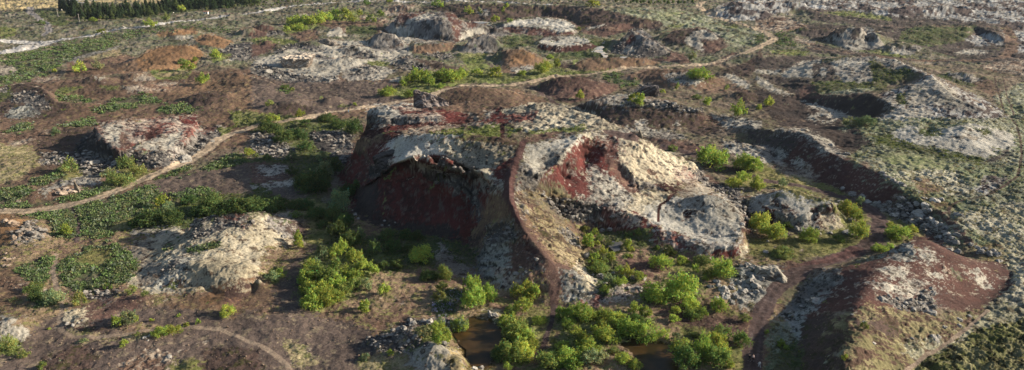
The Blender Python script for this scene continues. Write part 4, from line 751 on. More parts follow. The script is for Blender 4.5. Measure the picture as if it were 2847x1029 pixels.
# rock: push out along the surface normal with blocky ridged noise (this makes overhangs and broken faces)
nx, ny, nz = -sx, -sy, np.ones_like(sx)
nl = np.sqrt(nx * nx + ny * ny + 1); nx, ny, nz = nx / nl, ny / nl, nz / nl
a1 = GX * 0.8 + GY * 0.45; a2 = Z0 * 1.15 + GY * 0.75 - GX * 0.25
r1 = samp('cell', a1 + .8 * rg1, a2, 0.17)
r2 = samp('cell2', a2, a1 + .3 * rg2, 0.068)
r3 = samp('rough', a1, a2, 0.06)
steep = sstep(0.35, 1.3, SLOPE)
rk = RA * keep * (0.95 * r1 * np.clip(2.0 / sp, 0, 1) + 0.42 * r2 * f1 + 0.16 * r3 * f1) * (0.38 + 0.82 * steep)
rk = np.clip(rk, -1.6, 1.3)
# hollows under an overhanging rim: the wall between foot and rim is set back into the hill
def hollow(tile, poly, depth, z0, z1, z2, z3):
    px, py = T(tile, [p[0] for p in poly], [p[1] for p in poly])
    r = fill(np.stack([px, py], 1)); im = np.zeros((RH, RW), np.float32); im[r[0]][r[1]] = 1
    for _ in range(3):
        im = blur(im, 2)
    jx_ = np.clip(np.round(PX / RS), 0, RW - 1).astype(int); jy_ = np.clip(np.round(PY / RS), 0, RH - 1).astype(int)
    inb = (PX > px.min() - 30) & (PX < px.max() + 30) & (PY > py.min() - 30) & (PY < py.max() + 30) & VIS
    return np.where(inb, im[jy_, jx_], 0) * depth * sstep(z0, z1, Z0) * (1 - sstep(z2, z3, Z0))
HOL = hollow('H', [(150,440),(210,405),(310,330),(400,296),(500,292),(600,352),(680,405),(690,470),(640,540),(600,630),(480,622),(250,578)], 10, 3, 10, 15, 21.5)
HOL += .5 * hollow('H', [(925,388),(1000,315),(1072,228),(1130,205),(1165,285),(1112,330),(1105,385),(1040,398)], 4.5, 14, 17, 20, 23.5)
HOL = blur(HOL, 1)
VX = GX + nx * rk; VY = GY + ny * rk + HOL; VZ = Z1 + nz * rk

# ------------------------------------------------------------------ base colour of each zone (mostly albedo; a few dark zones carry shade in their colour)
C0 = np.zeros((len(ZN), 3), np.float32); C1 = C0.copy(); C2 = C0.copy(); FR = np.zeros(len(ZN), np.float32); ST = FR.copy()
for nme, v in ZN.items():
    C0[v[0]], C1[v[0]], C2[v[0]], FR[v[0]], ST[v[0]] = v[1], v[2], v[3], v[4], v[7]
nL = samp('frac', GX + Z0, GY - Z0, 0.16) * 0.75 + 0.5 * samp('rough', GX, GY + Z0 * 2, 0.05)
nF = samp('rough', GX + Z0 * 1.3, GY + Z0, 0.075)
ca, sa = math.cos(0.9), math.sin(0.9)
nS = samp('rough', (GX * ca + GY * sa) * 0.28, -GX * sa + GY * ca, 0.1)
wf = sstep(380, 800, DEP0)
nF = nF * (1 - wf) + samp('rough', GX + Z0, GY * .55 + Z0, 0.3) * wf
nS = nS * (1 - wf) + samp('rough', (GX * ca + GY * .6 * sa) * 0.4, -GX * sa + GY * .6 * ca, 0.55) * wf
from statistics import NormalDist
q = np.linspace(0.001, 0.999, 200); qn = np.array([NormalDist().inv_cdf(float(a)) for a in q])
TH = np.interp(1 - FR, q, qn).astype(np.float32)
tL = sstep(-0.9, 0.9, nL)[..., None]
def cover(zid):
    c = C0[zid] * (1 - tL) + C1[zid] * tL
    st = ST[zid]
    s = sstep(-0.35, 0.35, nF * (1 - st) + nS * st - TH[zid])[..., None]
    return c * (1 - s) + C2[zid] * s
mixw = sstep(-.5, .9, samp('rough', GY + Z0, GX - Z0, 0.06))[..., None] * .9
colr = cover(ZID) * (1 - mixw) + cover(ZID2) * mixw
rut = 1 + .22 * np.exp(-((PQ - .5) / .17) ** 2) - .16 * np.exp(-(PQ / .2) ** 2) + .10 * np.exp(-((PQ - 1.05) / .15) ** 2)
narrow = np.array([p[3].max() < 1.8 for p in PATHS] + [False])[PID]
colr = colr * np.where((PID >= 0) & ~narrow, rut, 1)[..., None]
lum = 1 + 0.13 * samp('frac2', GX, GY, 0.35)[..., None]
colr = np.clip(colr * lum, 0.005, 0.9)

# ------------------------------------------------------------------ materials
def nt_new(name):
    m = bpy.data.materials.new(name); m.use_nodes = True
    return m, m.node_tree, m.node_tree.nodes['Principled BSDF']

def mat_ground():
    m, nt, b = nt_new('ground_cover')
    N, L = nt.nodes, nt.links
    at = N.new('ShaderNodeAttribute'); at.attribute_name = 'cover'
    tc = N.new('ShaderNodeTexCoord')
    n1 = N.new('ShaderNodeTexNoise'); n1.inputs['Scale'].default_value = 1.3; n1.inputs['Detail'].default_value = 6; n1.inputs['Roughness'].default_value = .85
    L.new(tc.outputs['Object'], n1.inputs['Vector'])
    mr = N.new('ShaderNodeMapRange'); mr.inputs['From Min'].default_value = .3; mr.inputs['From Max'].default_value = .7
    mr.inputs['To Min'].default_value = .5; mr.inputs['To Max'].default_value = 1.5
    L.new(n1.outputs['Fac'], mr.inputs['Value'])
    mx = N.new('ShaderNodeVectorMath'); mx.operation = 'SCALE'
    L.new(at.outputs['Color'], mx.inputs[0]); L.new(mr.outputs['Result'], mx.inputs['Scale'])
    L.new(mx.outputs['Vector'], b.inputs['Base Color'])
    n2 = N.new('ShaderNodeTexNoise'); n2.inputs['Scale'].default_value = 2.2; n2.inputs['Detail'].default_value = 6; n2.inputs['Roughness'].default_value = .75
    L.new(tc.outputs['Object'], n2.inputs['Vector'])
    bp = N.new('ShaderNodeBump'); bp.inputs['Strength'].default_value = .75; bp.inputs['Distance'].default_value = .35
    L.new(n2.outputs['Fac'], bp.inputs['Height']); L.new(bp.outputs['Normal'], b.inputs['Normal'])
    b.inputs['Roughness'].default_value = .95
    b.inputs['Specular IOR Level'].default_value = .1
    return m
MG = mat_ground()

def mesh_np(name, co, faces, mat=None, smooth=True, attr=None):
    me = bpy.data.meshes.new(name)
    n, k = len(co), faces.shape[1]
    me.vertices.add(n); me.vertices.foreach_set('co', np.ascontiguousarray(co, np.float32).ravel())
    me.loops.add(faces.size); me.loops.foreach_set('vertex_index', np.ascontiguousarray(faces, np.int32).ravel())
    me.polygons.add(len(faces)); me.polygons.foreach_set('loop_start', np.arange(0, faces.size, k, dtype=np.int32))
    me.polygons.foreach_set('use_smooth', np.full(len(faces), smooth, bool))
    me.update(calc_edges=True)
    if attr is not None:
        a = me.color_attributes.new('cover', 'FLOAT_COLOR', 'POINT')
        a.data.foreach_set('color', np.ascontiguousarray(np.concatenate([attr, np.ones((n, 1))], 1), np.float32).ravel())
    if mat:
        me.materials.append(mat)
    return me

def tag(o, label=None, cat=None, group=None, kind=None):
    for k, v in (('label', label), ('category', cat), ('group', group), ('kind', kind)):
        if v:
            o[k] = v
    return o

def link(name, me, parent=None):
    o = bpy.data.objects.new(name, me); COL.objects.link(o)
    if parent:
        o.parent = parent
    return o

# ------------------------------------------------------------------ split the terrain into ground, hills, outcrops, paths and roads
CO = np.stack([VX, VY, VZ], -1).reshape(-1, 3).astype(np.float32)
CC = colr.reshape(-1, 3).astype(np.float32)
LAB = np.zeros(Z0.shape, np.int16)          # 0 ground
OBJS = [('ground', None)]
def inside(x, y, poly_x, poly_y):
    u, v = foot(poly_x, poly_y)
    m = np.zeros(x.shape, bool)
    n = len(u)
    bx = (GU > u.min()) & (GU < u.max()) & (GV > v.min()) & (GV < v.max())
    ii = np.nonzero(bx); X, Y = GU[ii], GV[ii]; mm = np.zeros(X.shape, bool)
    for i in range(n - 1):
        ax, ay, bx_, by = u[i], v[i], u[i + 1], v[i + 1]
        if ay == by:
            continue
        mm ^= ((ay > Y) != (by > Y)) & (X < (bx_ - ax) * (Y - ay) / (by - ay) + ax)
    m[ii] = mm
    return m
for nm, (x, y, z) in FEET:
    OBJS.append((nm, None)); LAB[inside(GX, GY, x, y)] = len(OBJS) - 1
for nm in ('path', 'road', 'track', 'trail'):
    OBJS.append((nm, None)); k = len(OBJS) - 1
    for i, p in enumerate(PATHS):
        if p[0] == nm:
            LAB[PID == i] = k
idg = np.arange(NR * NC).reshape(NR, NC)
FQ = np.stack([idg[:-1, :-1], idg[:-1, 1:], idg[1:, 1:], idg[1:, :-1]], -1).reshape(-1, 4)
FL = LAB[:-1, :-1].ravel()
TERR = {}
for k, (nm, _) in enumerate(OBJS):
    f = FQ[FL == k]
    if not len(f):
        continue
    used = np.unique(f)
    rem = np.zeros(NR * NC, np.int32); rem[used] = np.arange(len(used))
    o = link(nm, mesh_np(nm, CO[used], rem[f], MG, True, CC[used]))
    o['kind'] = 'structure'
    TERR[o.name] = o
if 'rock_outcrop' in TERR:
    o = TERR['rock_outcrop']; del o['kind']
    tag(o, 'tilted slab of pale lava rock with a black shaded face beside the sandy path', 'rock outcrop')
# far plain out to the horizon
xs = np.array([-30000, -9000, 9000, 30000.]); ys = np.array([-3000, 60, 3000, 30000.])
me = bpy.data.meshes.new('plain'); me.from_pydata([(-30000, -4000, -6), (30000, -4000, -6), (30000, 40000, -6), (-30000, 40000, -6)], [], [(0, 1, 2, 3)])
a = me.color_attributes.new('cover', 'FLOAT_COLOR', 'POINT')
a.data.foreach_set('color', np.tile([.2, .18, .11, 1], 4).astype(np.float32)); me.materials.append(MG)
tag(link('ground_plain', me), kind='structure')
# ------------------------------------------------------------------ helpers for the things that stand on the terrain
FX, FY, FZ = VX.ravel(), VY.ravel(), VZ.ravel()
def at(tile, x, y):
    px, py = T(tile, x, y)
    px, py = float(px), float(py)
    i = pick(px, py)
    if 0 <= px < W and py < Hh:
        p = np.array([FX[i], FY[i], FZ[i]])
    else:
        a, b = unproj(px, py, FZ[i]); p = np.array([float(a), float(b), FZ[i]])
    d = p[1] * CP + (CAMZ - p[2]) * SP
    return p, F / d, px, py          # point, photo pixels per metre there

def place(o, p, rot=0.0, s=(1, 1, 1)):
    o.location = (float(p[0]), float(p[1]), float(p[2])); o.rotation_euler = (0, 0, rot); o.scale = s

def empty(name):
    o = bpy.data.objects.new(name, None); COL.objects.link(o); o.empty_display_size = .2
    return o

def nth(k):
    return ('%dth' % k) if 10 <= k % 100 <= 20 else '%d%s' % (k, {1: 'st', 2: 'nd', 3: 'rd'}.get(k % 10, 'th'))

def solid(name, rgb, rough=.8, var=0.15, scale=6.0):
    m, nt, b = nt_new(name)
    N, L = nt.nodes, nt.links
    tc = N.new('ShaderNodeTexCoord'); n = N.new('ShaderNodeTexNoise'); n.inputs['Scale'].default_value = scale; n.inputs['Detail'].default_value = 4
    L.new(tc.outputs['Object'], n.inputs['Vector'])
    cr = N.new('ShaderNodeValToRGB')
    cr.color_ramp.elements[0].position = .3; cr.color_ramp.elements[1].position = .7
    cr.color_ramp.elements[0].color = (*[c * (1 - var) for c in rgb], 1); cr.color_ramp.elements[1].color = (*[min(1, c * (1 + var)) for c in rgb], 1)
    L.new(n.outputs['Fac'], cr.inputs['Fac']); L.new(cr.outputs['Color'], b.inputs['Base Color'])
    b.inputs['Roughness'].default_value = rough; b.inputs['Specular IOR Level'].default_value = .2
    return m

def mat_leaf(name, trans=.35):
    m = bpy.data.materials.new(name); m.use_nodes = True
    nt = m.node_tree; N, L = nt.nodes, nt.links
    N.remove(N['Principled BSDF']); out = N['Material Output']
    at_ = N.new('ShaderNodeAttribute'); at_.attribute_name = 'cover'
    oi = N.new('ShaderNodeObjectInfo')
    mul = N.new('ShaderNodeMix'); mul.data_type = 'RGBA'; mul.blend_type = 'MULTIPLY'; mul.inputs['Factor'].default_value = 1
    L.new(at_.outputs['Color'], mul.inputs['A']); L.new(oi.outputs['Color'], mul.inputs['B'])
    df = N.new('ShaderNodeBsdfDiffuse'); tr = N.new('ShaderNodeBsdfTranslucent'); mix = N.new('ShaderNodeMixShader'); mix.inputs['Fac'].default_value = trans
    L.new(mul.outputs['Result'], df.inputs['Color']); L.new(mul.outputs['Result'], tr.inputs['Color'])
    L.new(df.outputs['BSDF'], mix.inputs[1]); L.new(tr.outputs['BSDF'], mix.inputs[2]); L.new(mix.outputs['Shader'], out.inputs['Surface'])
    return m
ML = mat_leaf('willow_leaves', .42); MN = mat_leaf('spruce_needles', .12); MT = mat_leaf('herb_leaves', .3)
MBARK = solid('bark', (.12, .09, .065))

def mat_rock():
    m, nt, b = nt_new('lava_rock')
    N, L = nt.nodes, nt.links
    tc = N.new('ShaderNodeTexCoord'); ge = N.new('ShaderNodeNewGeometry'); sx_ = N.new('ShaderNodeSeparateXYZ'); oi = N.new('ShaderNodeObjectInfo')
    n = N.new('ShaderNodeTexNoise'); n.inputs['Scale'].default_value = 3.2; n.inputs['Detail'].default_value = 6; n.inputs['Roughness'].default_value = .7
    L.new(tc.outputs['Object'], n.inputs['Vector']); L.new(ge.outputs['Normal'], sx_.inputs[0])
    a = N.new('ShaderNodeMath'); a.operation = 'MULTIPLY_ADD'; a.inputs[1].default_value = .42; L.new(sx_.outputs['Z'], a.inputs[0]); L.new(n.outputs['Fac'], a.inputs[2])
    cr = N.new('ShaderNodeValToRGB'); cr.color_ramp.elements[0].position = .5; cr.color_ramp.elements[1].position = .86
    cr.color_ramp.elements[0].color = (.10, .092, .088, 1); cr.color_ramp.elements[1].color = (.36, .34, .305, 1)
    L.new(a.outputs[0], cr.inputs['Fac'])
    mul = N.new('ShaderNodeMix'); mul.data_type = 'RGBA'; mul.blend_type = 'MULTIPLY'; mul.inputs['Factor'].default_value = 1
    L.new(cr.outputs['Color'], mul.inputs['A']); L.new(oi.outputs['Color'], mul.inputs['B']); L.new(mul.outputs['Result'], b.inputs['Base Color'])
    bp = N.new('ShaderNodeBump'); bp.inputs['Strength'].default_value = .8; bp.inputs['Distance'].default_value = .12
    L.new(n.outputs['Fac'], bp.inputs['Height']); L.new(bp.outputs['Normal'], b.inputs['Normal'])
    b.inputs['Roughness'].default_value = .95; b.inputs['Specular IOR Level'].default_value = .1
    return m
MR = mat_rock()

# ------------------------------------------------------------------ water
def mat_water(name, tint):
    m, nt, b = nt_new(name)
    N, L = nt.nodes, nt.links
    b.inputs['Base Color'].default_value = (*tint, 1); b.inputs['Roughness'].default_value = .28; b.inputs['Specular IOR Level'].default_value = .3; b.inputs['IOR'].default_value = 1.33
    tc = N.new('ShaderNodeTexCoord'); n = N.new('ShaderNodeTexNoise'); n.inputs['Scale'].default_value = 1.5; n.inputs['Detail'].default_value = 3
    bp = N.new('ShaderNodeBump'); bp.inputs['Strength'].default_value = .08; bp.inputs['Distance'].default_value = .05
    L.new(tc.outputs['Object'], n.inputs['Vector']); L.new(n.outputs['Fac'], bp.inputs['Height']); L.new(bp.outputs['Normal'], b.inputs['Normal'])
    n2 = N.new('ShaderNodeTexNoise'); n2.inputs['Scale'].default_value = .22; n2.inputs['Detail'].default_value = 5
    L.new(tc.outputs['Object'], n2.inputs['Vector'])
    cr = N.new('ShaderNodeValToRGB'); cr.color_ramp.elements[0].position = .4; cr.color_ramp.elements[1].position = .68
    cr.color_ramp.elements[0].color = (*tint, 1); cr.color_ramp.elements[1].color = (tint[0] * 2.6, tint[1] * 2.0, tint[2] * 1.4, 1)
    L.new(n2.outputs['Fac'], cr.inputs['Fac']); L.new(cr.outputs['Color'], b.inputs['Base Color'])
    return m
MW = mat_water('pond_water', (.032, .023, .011)); MW2 = mat_water('sky_tinted_water', (.30, .31, .32)); MW3 = mat_water('grey_water', (.09, .095, .10))  # MW2's pale tint is sky reflection put into the base colour
def pond(tile, pts, z, mat, name='pond'):
    px, py = T(tile, [p[0] for p in pts], [p[1] for p in pts])
    x, y = unproj(px, py, z)
    n = len(x); t = np.linspace(0, 1, 6)[:-1]
    X = np.concatenate([x[i] + (x[(i + 1) % n] - x[i]) * t for i in range(n)]); Y = np.concatenate([y[i] + (y[(i + 1) % n] - y[i]) * t for i in range(n)])
    X = X + .5 * samp('rough', X, Y, .1); Y = Y + .5 * samp('rough', Y, X, .1)
    me = bpy.data.meshes.new(name); me.from_pydata([(a, b, z) for a, b in zip(X, Y)], [], [tuple(range(len(X)))]); me.update()
    me.materials.append(mat)
    return tag(link(name, me), kind='structure')
pond('C2', [(1450,650),(1560,560),(1690,550),(1780,620),(1790,780),(1700,910),(1580,890),(1510,760)], -.12, MW)
pond('C3', [(800,710),(960,685),(1190,740),(1250,800),(1290,960),(1010,960),(930,850)], -.12, MW)
def hi(tile, pts, dz):
    return max(at(tile, a, b)[0][2] for a, b in pts) + dz
for tile, pts in (('A3', [(640,385),(680,348),(735,340),(735,382),(775,400),(770,430),(740,425),(720,392)]), ('A3', [(860,420),(912,420),(905,436),(858,434)]), ('A3', [(700,312),(757,305),(742,322)]),
                  ('A2', [(1640,160),(1700,158),(1800,170),(1760,190),(1690,182)]), ('P', [(1690,690),(1700,672),(1722,670),(1728,682),(1718,700)])):
    zz = float(np.median([at(tile, a, b)[0][2] for a, b in pts])) + .25
    pond(tile, pts, zz, MW3 if tile == 'P' else MW2)
pond('P', [(80,-3),(190,1),(215,7),(235,9),(280,-2),(300,-20),(60,-20)], .8, MW2, 'river')

# ------------------------------------------------------------------ foliage clouds
def leaf_cloud(n, leaf, seed, hgt=.72, lobes=14, spread=.36, loose=.12):
    r = np.random.default_rng(seed)
    lc = []
    for i in range(lobes):
        a = r.random() * 2 * np.pi; q = math.sqrt(r.random()) * spread
        zc = (.16 + .84 * r.random() ** .8) * hgt * (1 - .75 * (q / spread) ** 2 * .8) * .82
        lc.append((q * math.cos(a), q * math.sin(a), zc, .09 + .11 * r.random()))
    lc = np.array(lc)
    k = r.integers(0, lobes, n)
    d = r.normal(size=(n, 3)); d /= np.linalg.norm(d, axis=1, keepdims=True)
    d[:, 2] = np.where(d[:, 2] < -.35, -d[:, 2], d[:, 2])
    rad = lc[k, 3] * (.55 + .5 * r.random(n)) * (1 + loose * r.exponential(1, n))
    p = lc[k, :3] + d * rad[:, None] * np.array([1, 1, 1.05])
    ns = n // 7                       # upright shoots that break the outline
    sh = r.integers(0, lobes, ns); tt = r.random(ns)
    dirs = np.stack([lc[sh, 0] * 1.1 + r.normal(size=ns) * .05, lc[sh, 1] * 1.1 + r.normal(size=ns) * .05, np.full(ns, .55)], 1); dirs /= np.linalg.norm(dirs, axis=1, keepdims=True)
    p[:ns] = lc[sh, :3] + dirs * (lc[sh, 3] * (.7 + .95 * tt))[:, None]
    p[:, 2] = np.maximum(p[:, 2], .015)
    out = d + .9 * r.normal(size=(n, 3)); out /= np.linalg.norm(out, axis=1, keepdims=True)
    t1 = np.cross(out, r.normal(size=(n, 3))); t1 /= np.linalg.norm(t1, axis=1, keepdims=True); t2 = np.cross(out, t1)
    L = leaf * (.65 + .7 * r.random(n))[:, None]
    co = np.stack([p - t1 * L * .55, p + t2 * L * .36, p + t1 * L * .55, p - t2 * L * .36], 1).reshape(-1, 3)
    fc = np.arange(4 * n).reshape(n, 4)
    lobe_v = .78 + .44 * r.random(lobes)
    v = lobe_v[k] * (.7 + .6 * r.random(n))
    hue = r.normal(size=n) * .2
    col = np.stack([v * (1 + hue), v, v * (1 - .5 * hue)], 1)
    return co, fc, np.repeat(col, 4, 0), lc

def tube(pts, rads, n=5):
    co, fc = [], []
    for i, (p, rr) in enumerate(zip(pts, rads)):
        for j in range(n):
            a = 2 * math.pi * j / n
            co.append((p[0] + rr * math.cos(a), p[1] + rr * math.sin(a), p[2]))
    for i in range(len(pts) - 1):
        for j in range(n):
            fc.append((i * n + j, i * n + (j + 1) % n, (i + 1) * n + (j + 1) % n, (i + 1) * n + j))
    return np.array(co), np.array(fc)

def join(parts):
    co, fc, o = [], [], 0
    for c, f in parts:
        co.append(c); fc.append(f + o); o += len(c)
    return np.concatenate(co), np.concatenate(fc)

def shrub_set(n, leaf, seeds, hgt, lobes, loose=.12):
    out = []
    for sd in seeds:
        co, fc, col, lc = leaf_cloud(n, leaf, sd, hgt, lobes, loose=loose)
        fm = mesh_np('foliage', co, fc, ML, False, col)
        st = [tube([(0, 0, -.03), (c[0] * .4, c[1] * .4, c[2] * .45), (c[0], c[1], c[2])], [.014, .009, .004]) for c in lc[:7]]
        sc, sf = join(st)
        out.append((fm, mesh_np('stems', sc, sf, MBARK)))
    return out
SH = {'big': shrub_set(2600, .05, (11, 12, 13, 14, 15), .72, 26), 'mid': shrub_set(1000, .072, (21, 22, 23, 24), .7, 15), 'small': shrub_set(320, .12, (31, 32, 33, 34), .7, 9)}
TONE = {'l': ((.325, .395, .085), 'bright yellow-green'), 'g': ((.21, .27, .075), 'mid green'), 'd': ((.11, .16, .055), 'dark green'), 'p': ((.27, .32, .16), 'pale grey-green'), 'y': ((.23, .27, .09), 'olive yellow')}  # 'd' leaves are darkened, mainly for shrubs standing in shade

def shrubs(where, tile, lst, group):
    items = sorted(lst, key=lambda q: q[0])
    n = len(items)
    for k, (x, y, w, h, tone) in enumerate(items):
        p, ppm, px, py = at(tile, x, y)
        s0 = TILES[tile][2]
        wm = w / s0 / ppm; hm = h / s0 / ppm / .93
        pxw = w / s0
        kind = 'big' if pxw > 42 else 'mid' if pxw > 22 else 'small'
        fm, sm = SH[kind][rng.integers(len(SH[kind]))]
        rot = float(rng.random() * 6.28)
        hs = min(max(hm * 1.1, wm * .45), wm * 1.5) / .72
        p = p + np.array([0, wm * .22, -.12])
        i = pick(px, py - 0.22 * w / s0 * .4)
        sc = (wm * 1.2, wm * 1.2, hs * 1.08)
        c, word = TONE[tone]
        j = rng.normal() * .17
        colr_ = (c[0] * (1 + j + float(np.clip(rng.normal() * .08, -.12, .12))), c[1] * (1 + j), c[2] * (1 + j), 1)
        if kind == 'small':
            o = link('willow_shrub', fm); o.color = colr_; place(o, p, rot, sc)
        else:
            o = empty('willow_shrub'); place(o, p, rot, sc)
            f = link('foliage', fm, o); f.color = colr_
            link('stems', sm, o)
        size = 'large' if pxw > 55 else 'low' if h < .55 * w else 'small' if pxw < 25 else 'bushy'
        pos = 'the only one' if n == 1 else ('leftmost' if k == 0 else 'rightmost' if k == n - 1 else nth(k + 1) + ' from left')
        tag(o, f'{word} willow shrub, {pos} {where}', 'shrub', group)

shrubs('in the thicket right of the pale mound', 'Z1', [(300,340,130,180,'p'),(230,420,110,110,'p'),(420,300,140,120,'l'),(510,260,120,150,'l'),(640,370,180,150,'l'),(430,450,150,120,'g'),(560,520,150,120,'l'),(700,500,160,130,'l'),(860,480,120,90,'l'),(200,560,220,170,'g'),(330,620,220,190,'g'),(140,690,220,110,'l'),(500,700,180,120,'g'),(180,850,240,170,'l'),(330,820,200,150,'l'),(440,800,180,120,'l'),(120,600,200,150,'l'),(250,740,240,160,'l'),(420,640,200,150,'l'),(380,560,160,130,'g'),(170,480,180,150,'l'),(640,560,160,110,'l'),(760,440,150,110,'l')], 'shrubs of the thicket by the pale mound')
shrubs('on the brown gravel right of the thicket', 'Z1', [(640,660,130,130,'g'),(770,640,140,110,'p'),(960,720,140,120,'l'),(740,890,150,120,'l')], 'shrubs on the brown gravel')
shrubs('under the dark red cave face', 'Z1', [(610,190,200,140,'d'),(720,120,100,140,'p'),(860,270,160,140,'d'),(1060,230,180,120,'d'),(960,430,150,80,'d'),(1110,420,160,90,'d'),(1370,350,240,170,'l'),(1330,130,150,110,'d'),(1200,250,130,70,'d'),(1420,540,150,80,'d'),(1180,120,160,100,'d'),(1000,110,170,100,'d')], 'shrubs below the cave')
shrubs('around the brown pond left of the trail', 'Z2', [(230,280,160,220,'l'),(250,400,200,200,'l'),(390,320,150,140,'l'),(120,570,140,120,'p'),(20,690,100,110,'l'),(-60,560,90,90,'p'),(-80,700,110,90,'l'),(-10,650,120,80,'p'),(460,850,140,90,'d'),(-60,320,110,100,'y')], 'shrubs around the left pond')
shrubs('between the brown pond and the trail', 'Z2', [(700,310,220,160,'l'),(800,290,110,110,'l'),(690,410,170,100,'l'),(580,440,120,70,'g'),(560,560,180,120,'l'),(620,660,220,160,'g'),(690,720,200,150,'l'),(760,740,150,100,'l'),(580,850,220,180,'g'),(700,830,180,140,'l'),(830,520,140,50,'l'),(560,935,100,60,'l'),(640,560,170,100,'y')], 'shrubs left of the trail')
shrubs('in the band below the big hill', 'Z3', [(200,470,130,90,'l'),(290,480,150,100,'l'),(380,490,200,120,'l'),(470,480,150,90,'l'),(260,550,140,60,'l'),(570,470,140,90,'l'),(690,540,180,130,'l'),(560,580,120,90,'l'),(780,620,200,150,'l'),(950,660,200,180,'l'),(860,540,140,100,'g')], 'shrubs below the big hill')
shrubs('by the near edge left of the dark pond', 'Z3', [(490,630,110,80,'l'),(600,700,180,130,'l'),(340,640,130,80,'l'),(410,740,190,120,'l'),(200,760,140,70,'l'),(440,820,200,140,'l'),(70,920,200,130,'g'),(160,900,160,110,'g'),(260,890,230,130,'l'),(460,890,180,110,'p'),(560,880,130,100,'p'),(330,930,150,70,'l'),(680,790,120,60,'y'),(760,870,150,70,'l'),(860,920,140,60,'l'),(700,700,60,60,'l')], 'shrubs by the near edge')
shrubs('on the flat above the dark pond', 'Z3', [(1040,330,240,150,'l'),(1290,330,300,220,'l'),(860,430,130,90,'l'),(960,460,120,80,'l'),(1350,390,170,90,'l'),(1220,440,120,60,'l'),(1220,500,120,50,'l'),(1380,480,150,90,'g'),(1470,470,80,90,'l'),(1620,410,160,100,'l'),(1110,650,120,70,'l'),(1230,680,120,60,'p'),(1400,640,110,40,'y'),(1840,500,110,50,'y')], 'shrubs above the dark pond')
shrubs('between the dark pond and the track', 'Z3', [(1280,820,200,140,'l'),(1320,920,240,160,'g'),(1460,840,160,200,'l'),(1600,760,170,160,'l'),(1640,660,160,120,'y'),(1600,910,220,180,'g'),(1640,830,150,120,'l'),(1820,720,170,100,'g'),(1690,930,120,80,'l'),(1400,920,130,100,'g')], 'shrubs beside the dark pond')
shrubs('among the rocks right of the ridge trail', 'Z3', [(530,70,180,80,'g'),(790,110,110,100,'l'),(900,140,130,70,'l'),(630,170,110,90,'p'),(700,180,100,60,'l'),(590,240,90,60,'l'),(720,60,80,60,'l'),(770,170,80,60,'l')], 'shrubs among the rocks')
shrubs('in the hollow below the bowl', 'Z5', [(150,310,190,150,'l'),(130,130,130,80,'y'),(240,170,110,80,'l'),(320,240,110,90,'g'),(290,310,100,70,'l'),(360,430,120,110,'l'),(240,550,190,130,'l'),(460,490,140,90,'l'),(380,560,110,80,'g'),(680,330,120,110,'l'),(720,370,80,70,'l'),(700,450,80,60,'l'),(700,180,90,50,'g'),(820,160,120,70,'d')], 'shrubs in the hollow')
shrubs('on the grass in front of the bowl', 'Z5', [(1100,600,270,170,'l'),(1400,550,180,100,'l'),(1560,640,90,110,'l'),(1900,700,320,220,'l'),(1740,720,180,110,'g'),(1640,540,240,90,'y'),(1220,420,160,90,'d'),(1680,750,100,60,'l'),(1050,350,100,50,'g')], 'shrubs in front of the bowl')
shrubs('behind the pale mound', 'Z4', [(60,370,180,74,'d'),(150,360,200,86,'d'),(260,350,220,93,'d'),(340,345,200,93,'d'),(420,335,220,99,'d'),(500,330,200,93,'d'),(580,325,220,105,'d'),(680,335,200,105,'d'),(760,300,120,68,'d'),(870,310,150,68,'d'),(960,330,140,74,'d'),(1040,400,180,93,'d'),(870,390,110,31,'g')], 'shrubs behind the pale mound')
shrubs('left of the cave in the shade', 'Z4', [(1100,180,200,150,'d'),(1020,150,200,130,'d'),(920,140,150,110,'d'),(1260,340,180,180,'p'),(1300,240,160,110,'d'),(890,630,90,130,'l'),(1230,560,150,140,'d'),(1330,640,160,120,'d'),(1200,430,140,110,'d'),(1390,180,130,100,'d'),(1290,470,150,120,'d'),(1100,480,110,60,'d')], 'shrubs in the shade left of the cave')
shrubs('on the slope between path and big hill', 'B2', [(540,430,120,110,'p'),(620,420,110,110,'d'),(440,540,200,130,'d'),(290,430,100,60,'d'),(240,180,160,90,'d'),(400,240,100,60,'d'),(340,160,120,70,'d'),(110,110,150,70,'d'),(300,310,90,60,'p'),(510,310,90,60,'p'),(180,95,100,50,'d'),(760,110,120,100,'d'),(560,30,140,50,'d'),(120,305,80,40,'d'),(640,70,120,40,'d'),(390,60,100,40,'d')], 'shrubs between the path and the big hill')
shrubs('around the tilted slab', 'B1', [(500,400,110,90,'y'),(920,370,130,80,'y'),(1010,420,120,70,'y'),(830,500,120,80,'y'),(920,495,130,80,'y'),(790,430,110,50,'p'),(1840,280,90,50,'l'),(410,130,60,60,'p')], 'shrubs around the slab')
shrubs('between lupines and pale mound', 'B1', [(1090,800,190,110,'d'),(1010,810,120,80,'d'),(1280,790,140,90,'d'),(480,870,80,80,'l'),(1190,650,110,70,'l'),(1390,640,120,60,'d'),(1240,700,120,70,'p'),(1560,680,160,110,'d')], 'shrubs between lupines and mound')
shrubs('on the far left beyond the brown mounds', 'A1', [(580,540,95,70,'l'),(715,520,80,55,'p'),(395,530,35,35,'l'),(1390,530,110,60,'l'),(1350,480,80,40,'y'),(1500,630,90,70,'l'),(1590,440,80,60,'l'),(1430,460,60,30,'l')], 'shrubs among the far left mounds')
shrubs('beside the far grey road', 'A1', [(1100,205,90,50,'l'),(1230,160,60,50,'y'),(740,250,80,30,'l'),(680,165,60,30,'l'),(1340,85,70,40,'l'),(290,190,70,30,'d')], 'shrubs by the far road')
